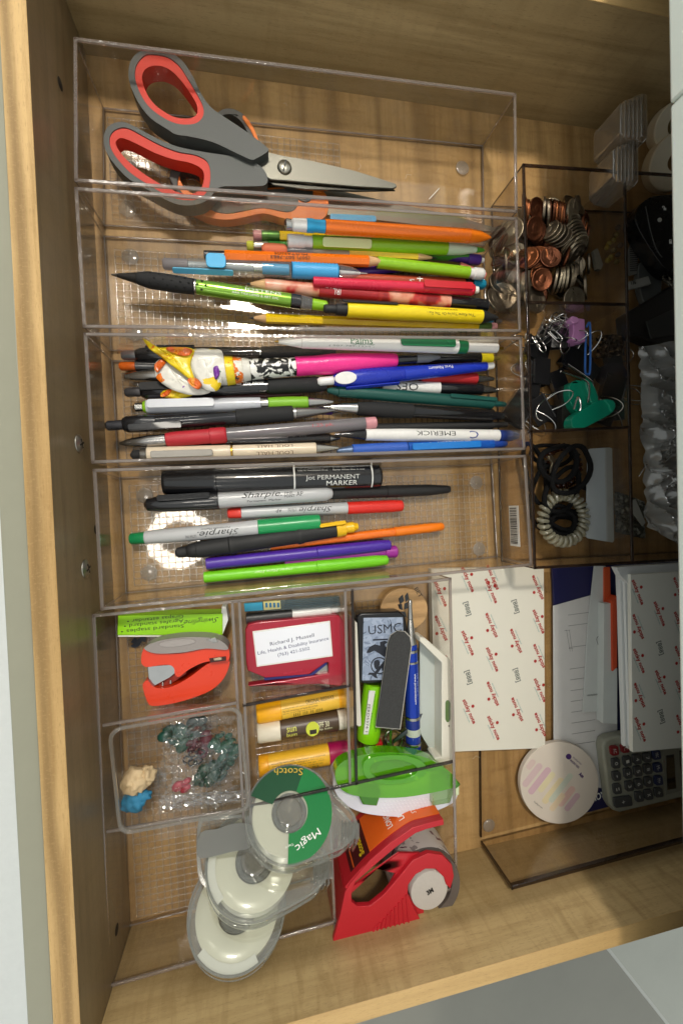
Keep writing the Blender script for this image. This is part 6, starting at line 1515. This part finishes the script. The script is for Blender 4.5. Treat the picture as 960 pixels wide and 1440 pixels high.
shp('charm', ch, [(771, 642), (775, 640), (780, 645), (789, 643), (792, 647), (788, 651), (784, 653), (780, 658), (777, 665), (773, 664), (774, 657), (776, 650), (772, 647)], 18, 20.5, metal('#a0937c', .3), .6, sm=2)
wc = at('white_card', 'blank white plastic card standing beside the hair ties', 'card', 846, 695, 20)
shp('card', wc, [(826, 633), (829, 631), (857, 629), (860, 631), (863, 760), (861, 763), (826, 757), (823, 754)], 22, 23, PL('#a8aeb0', .4), .2)
cp = at('candy_wrapper', 'small printed foil wrapper in the corner by the white card', 'wrapper', 880, 725, 8)
film('foil', cp, [(862, 690), (905, 705), (905, 758), (864, 748)], 10, PL('#4a4a40', .3, metal=.5), 4, .35, 6.0, 20)
shp('paper', cp, [(885, 705), (893, 702), (907, 735), (903, 740), (890, 722)], 18, 19, PL('#8e8e86', .5), 0)
# ------------------------------------------------------------------ right column: key fob, tags, bags
kf = at('key_fob', 'black car key fob with white lock symbols, half under the white edge', 'key fob', 925, 330, 20)
shp('body', kf, [(893, 310), (897, 292), (912, 278), (935, 274), (975, 276), (985, 330), (975, 375), (950, 384), (934, 376), (920, 358), (905, 335)], 16, 30, PL('#0b0b0c', .25, coat=.3), 3, sm=3, segs=4)
mk('seam', MB().tube(cr(local(kf, [P(907, 290, 30.4), P(914, 325, 30.6), (P(922, 350, 30.6)), P(930, 362, 30)]), 4, False), .35, 6), PL('#5a5a58', .3), kf)
ic = MB()
for (u, v) in ((934, 294), (942, 341)):
    q = local(kf, [P(u, v, 30.2)])[0]; ic.box(q.x - 1.3, q.x + 1.3, q.y - 1.1, q.y + 1.1, q.z, q.z + .15)
    ic.tube([(q.x - .9 - (1.3 if v < 300 else 0), q.y + 1, q.z + .1), (q.x - .9 - (1.3 if v < 300 else 0), q.y + 2.4, q.z + .1), (q.x + .8 - (1.3 if v < 300 else 0), q.y + 2.4, q.z + .1), (q.x + .8 - (1.3 if v < 300 else 0), q.y + 1, q.z + .1)], .28, 5)
mk('lock_symbols', ic, INK_W, kf)
shp('dot_symbol', kf, [(927 + 3 * cos(t), 309 + 3 * sin(t)) for t in [2 * pi * i / 12 for i in range(12)]], 30, 30.35, KW, 0)
kt = at('key_tag', 'grey plastic tag printed 136 beside the barcode strip', 'key tag', 900, 396, 16)
shp('tag', kt, [(883, 396), (911, 388), (915, 399), (884, 407)], 16, 19, PL('#8b8a84', .4), .3)
put('136', kt, 890, 397, 19.2, 10, 7, INK_K, -12, bold=.03)
bt = at('barcode_tag', 'long grey barcode tag curving along the compartment wall', 'tag', 890, 355, 14)
shp('tag', bt, [(894, 326), (903, 326), (897, 345), (895, 385), (882, 388), (880, 370), (884, 348)], 12, 13, PL('#6f6d68', .5), .1)
for i in range(15): shp('bar', bt, [(885, 338 + i * 3), (896, 337 + i * 3), (896, 338.3 + i * 3), (885, 339.3 + i * 3)], 13, 13.15, INK_K, 0)
yc = at('toy_chain', 'red, blue and yellow beaded key chain in the dark compartment', 'key chain', 868, 345, 10)
for i, (u, v, c_) in enumerate(((868, 320, '#6a5038'), (866, 330, '#a88a20'), (862, 338, '#b49a1c'), (856, 342, '#c9a81a'), (853, 348, '#c8a61c'), (862, 352, '#8a7020'), (858, 362, '#c7a81c'), (854, 366, '#cfae1a'), (866, 368, '#9a8224'), (884, 322, '#6a2f7c'), (886, 325, '#3a3f9c'), (889, 324, '#b02a22'), (884, 328, '#c8a01c'), (900, 341, '#c8a01c'), (896, 354, '#c9a11c'), (904, 355, '#b8341c'), (903, 362, '#a89a70'), (872, 345, '#7a5a3c'), (868, 358, '#5a4030'))):
    q = local(yc, [P(u, v, 14)])[0]
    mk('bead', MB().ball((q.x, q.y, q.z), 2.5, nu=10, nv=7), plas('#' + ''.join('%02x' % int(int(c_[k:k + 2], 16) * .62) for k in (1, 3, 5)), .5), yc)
kb = at('grey_pouch', 'small grey plastic pouch holding keys below the fob', 'pouch', 912, 375, 12)
shp('pouch', kb, [(897, 385), (899, 370), (912, 362), (924, 366), (928, 380), (929, 412), (910, 422), (905, 425), (899, 405)], 8, 14, PL('#4a4c4a', .5, bump=.3, bscale=120), 1.5, sm=2)
ky = at('keys', 'bunch of dark metal keys on a ring under the key fob', 'keys', 938, 388, 16)
q = local(ky, [P(938, 388, 20)])[0]
for k_ in range(4):
    mk('key', MB().box(-1.1, 10, -1, 1, 0, 1.6).lathez([(2.2, 0), (2.2, 1.6), (5, 1.6), (5, 0)], 16, T(-5, 0, 0), loop=True), metal('#9a968c', .25), ky, M=TM(q.x + k_ * 1.5, q.y - k_ * 3, q.z + k_ * 1.2, 0, .2, radians(40 + 30 * k_)))
wf = at('white_plastic_bit', 'narrow off-white plastic piece on the floor right of the coins', 'plastic piece', 840, 362, 6)
shp('bit', wf, [(834, 352), (840, 348), (848, 372), (845, 379), (839, 378)], 4, 8, PL('#8d8a80', .5), .6)
cb2 = at('wallet', 'folded black leather case in the right column', 'case', 915, 450, 8)
shp('case', cb2, [(880, 440), (950, 398), (1000, 400), (1000, 520), (905, 475), (884, 470)], 6, 20, PL('#15110e', .5, bump=.4, bscale=400), 2)
shp('grey_card', cb2, [(908, 452), (945, 435), (950, 470), (915, 476)], 18, 21, PL('#2c2c2a', .4), .3)
tg = at('trimmer_stand', 'clear ribbed plastic tape dispenser, the upper of two in the back corner', 'tape dispenser', 895, 155, 45)
CR_ = clear('ribbed_clear', (.82, .79, .74), 3.0, .08, body='#bdb6aa', bodyw=.34, bump=.3, bscale=60)
def ribbed(rt, u0, v0, u1, v1, z0, z1, n):
    shp('shell', rt, [(u0, v0 + 14), (u1 - 12, v0), (u1, v0 + 2), (u1, v1 - 8), (u1 - 6, v1), (u0 + 8, v1 - 6), (u0, v1 - 14)], z0, z1, CR_, 1.5)
    for i in range(n):
        u = u0 + 6 + (u1 - u0 - 10) * i / n
        shp('rib', rt, [(u, v0 + 10 - 8 * i / n), (u + 2.6, v0 + 9 - 8 * i / n), (u + 2.6, v1 - 10), (u, v1 - 8)], z1, z1 + 3, CR_, .6)
ribbed(tg, 872, 130, 911, 200, 30, 60, 5)
tg2 = at('trimmer_stand', 'clear ribbed plastic tape dispenser, the lower of two in the back corner', 'tape dispenser', 880, 230, 45)
ribbed(tg2, 862, 195, 898, 262, 26, 54, 5)
for lab_, (u, v, w, h, z) in (('white tape roll behind the upper clear dispenser', (940, 178, 36, 34, 30)), ('white tape roll behind the lower clear dispenser', (940, 228, 44, 36, 26))):
    r_ = at('tape_roll', lab_, 'tape roll', u, v, z)
    q = local(r_, [P(u, v, z)])[0]
    mk('roll', MB().lathez([(8, -9), (8, 9), (w * .52 - 1, 9), (w * .52, 8), (w * .52, -8), (w * .52 - 1, -9)], 40, loop=True), PL('#ded6c0', .5), r_, M=TM(q.x + 4, q.y, q.z, .5, -.4, 0))
# big crinkled bag of hardware
bb_ = at('plastic_bag', 'large crinkled clear bag of metal bits under the white countertop edge', 'bag', 930, 600, 10)
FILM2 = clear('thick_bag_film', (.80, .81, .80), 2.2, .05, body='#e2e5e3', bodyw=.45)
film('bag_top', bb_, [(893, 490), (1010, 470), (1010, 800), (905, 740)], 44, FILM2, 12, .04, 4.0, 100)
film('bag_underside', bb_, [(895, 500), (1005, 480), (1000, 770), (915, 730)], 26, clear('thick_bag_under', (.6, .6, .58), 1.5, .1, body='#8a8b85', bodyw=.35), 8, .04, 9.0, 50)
for i in range(14):
    u = random.uniform(905, 945); v = random.uniform(520, 690)
    q = local(bb_, [P(u, v, 33)])[0]; a = random.uniform(0, 3)
    w_ = wireclip('metal pin lying inside the large crinkled bag', [(u, v, 33), (u + 9 * cos(a), v + 9 * sin(a), 34), (u + 16 * cos(a), v + 16 * sin(a), 33)], .55, WIRE, 33, 'pin', 'metal_pin'); w_['group'] = 'metal pins in the large bag'
# lint, crumbs and pencil dust on the drawer and tray floors
cr_ = MB(); cl_ = MB()
for i in range(170):
    x = random.uniform(-105, 330); y = random.uniform(-312, 345); z = 2.4 if i % 3 else .3
    r = random.uniform(.15, .5)
    if i % 4: cr_.ball((x, y, z + r * .6), r, nu=6, nv=4, sc=(random.uniform(.7, 1.6), 1, .6))
    else:
        a = random.uniform(0, 6); L_ = random.uniform(1.5, 5); cl_.tube([(x, y, z), (x + L_ * cos(a), y + L_ * sin(a), z + .3), (x + L_ * 1.6 * cos(a + .6), y + L_ * 1.6 * sin(a + .6), z)], .09, 5)
tag(mk('crumbs', cr_, PL('#5d4a34', .9), None), 'tiny crumbs and pencil dust on the drawer bottom', 'crumbs', kind='stuff')
tag(mk('lint', cl_, PL('#cfc9bd', .9), None), 'short pale lint fibres on the drawer bottom', 'lint', kind='stuff')
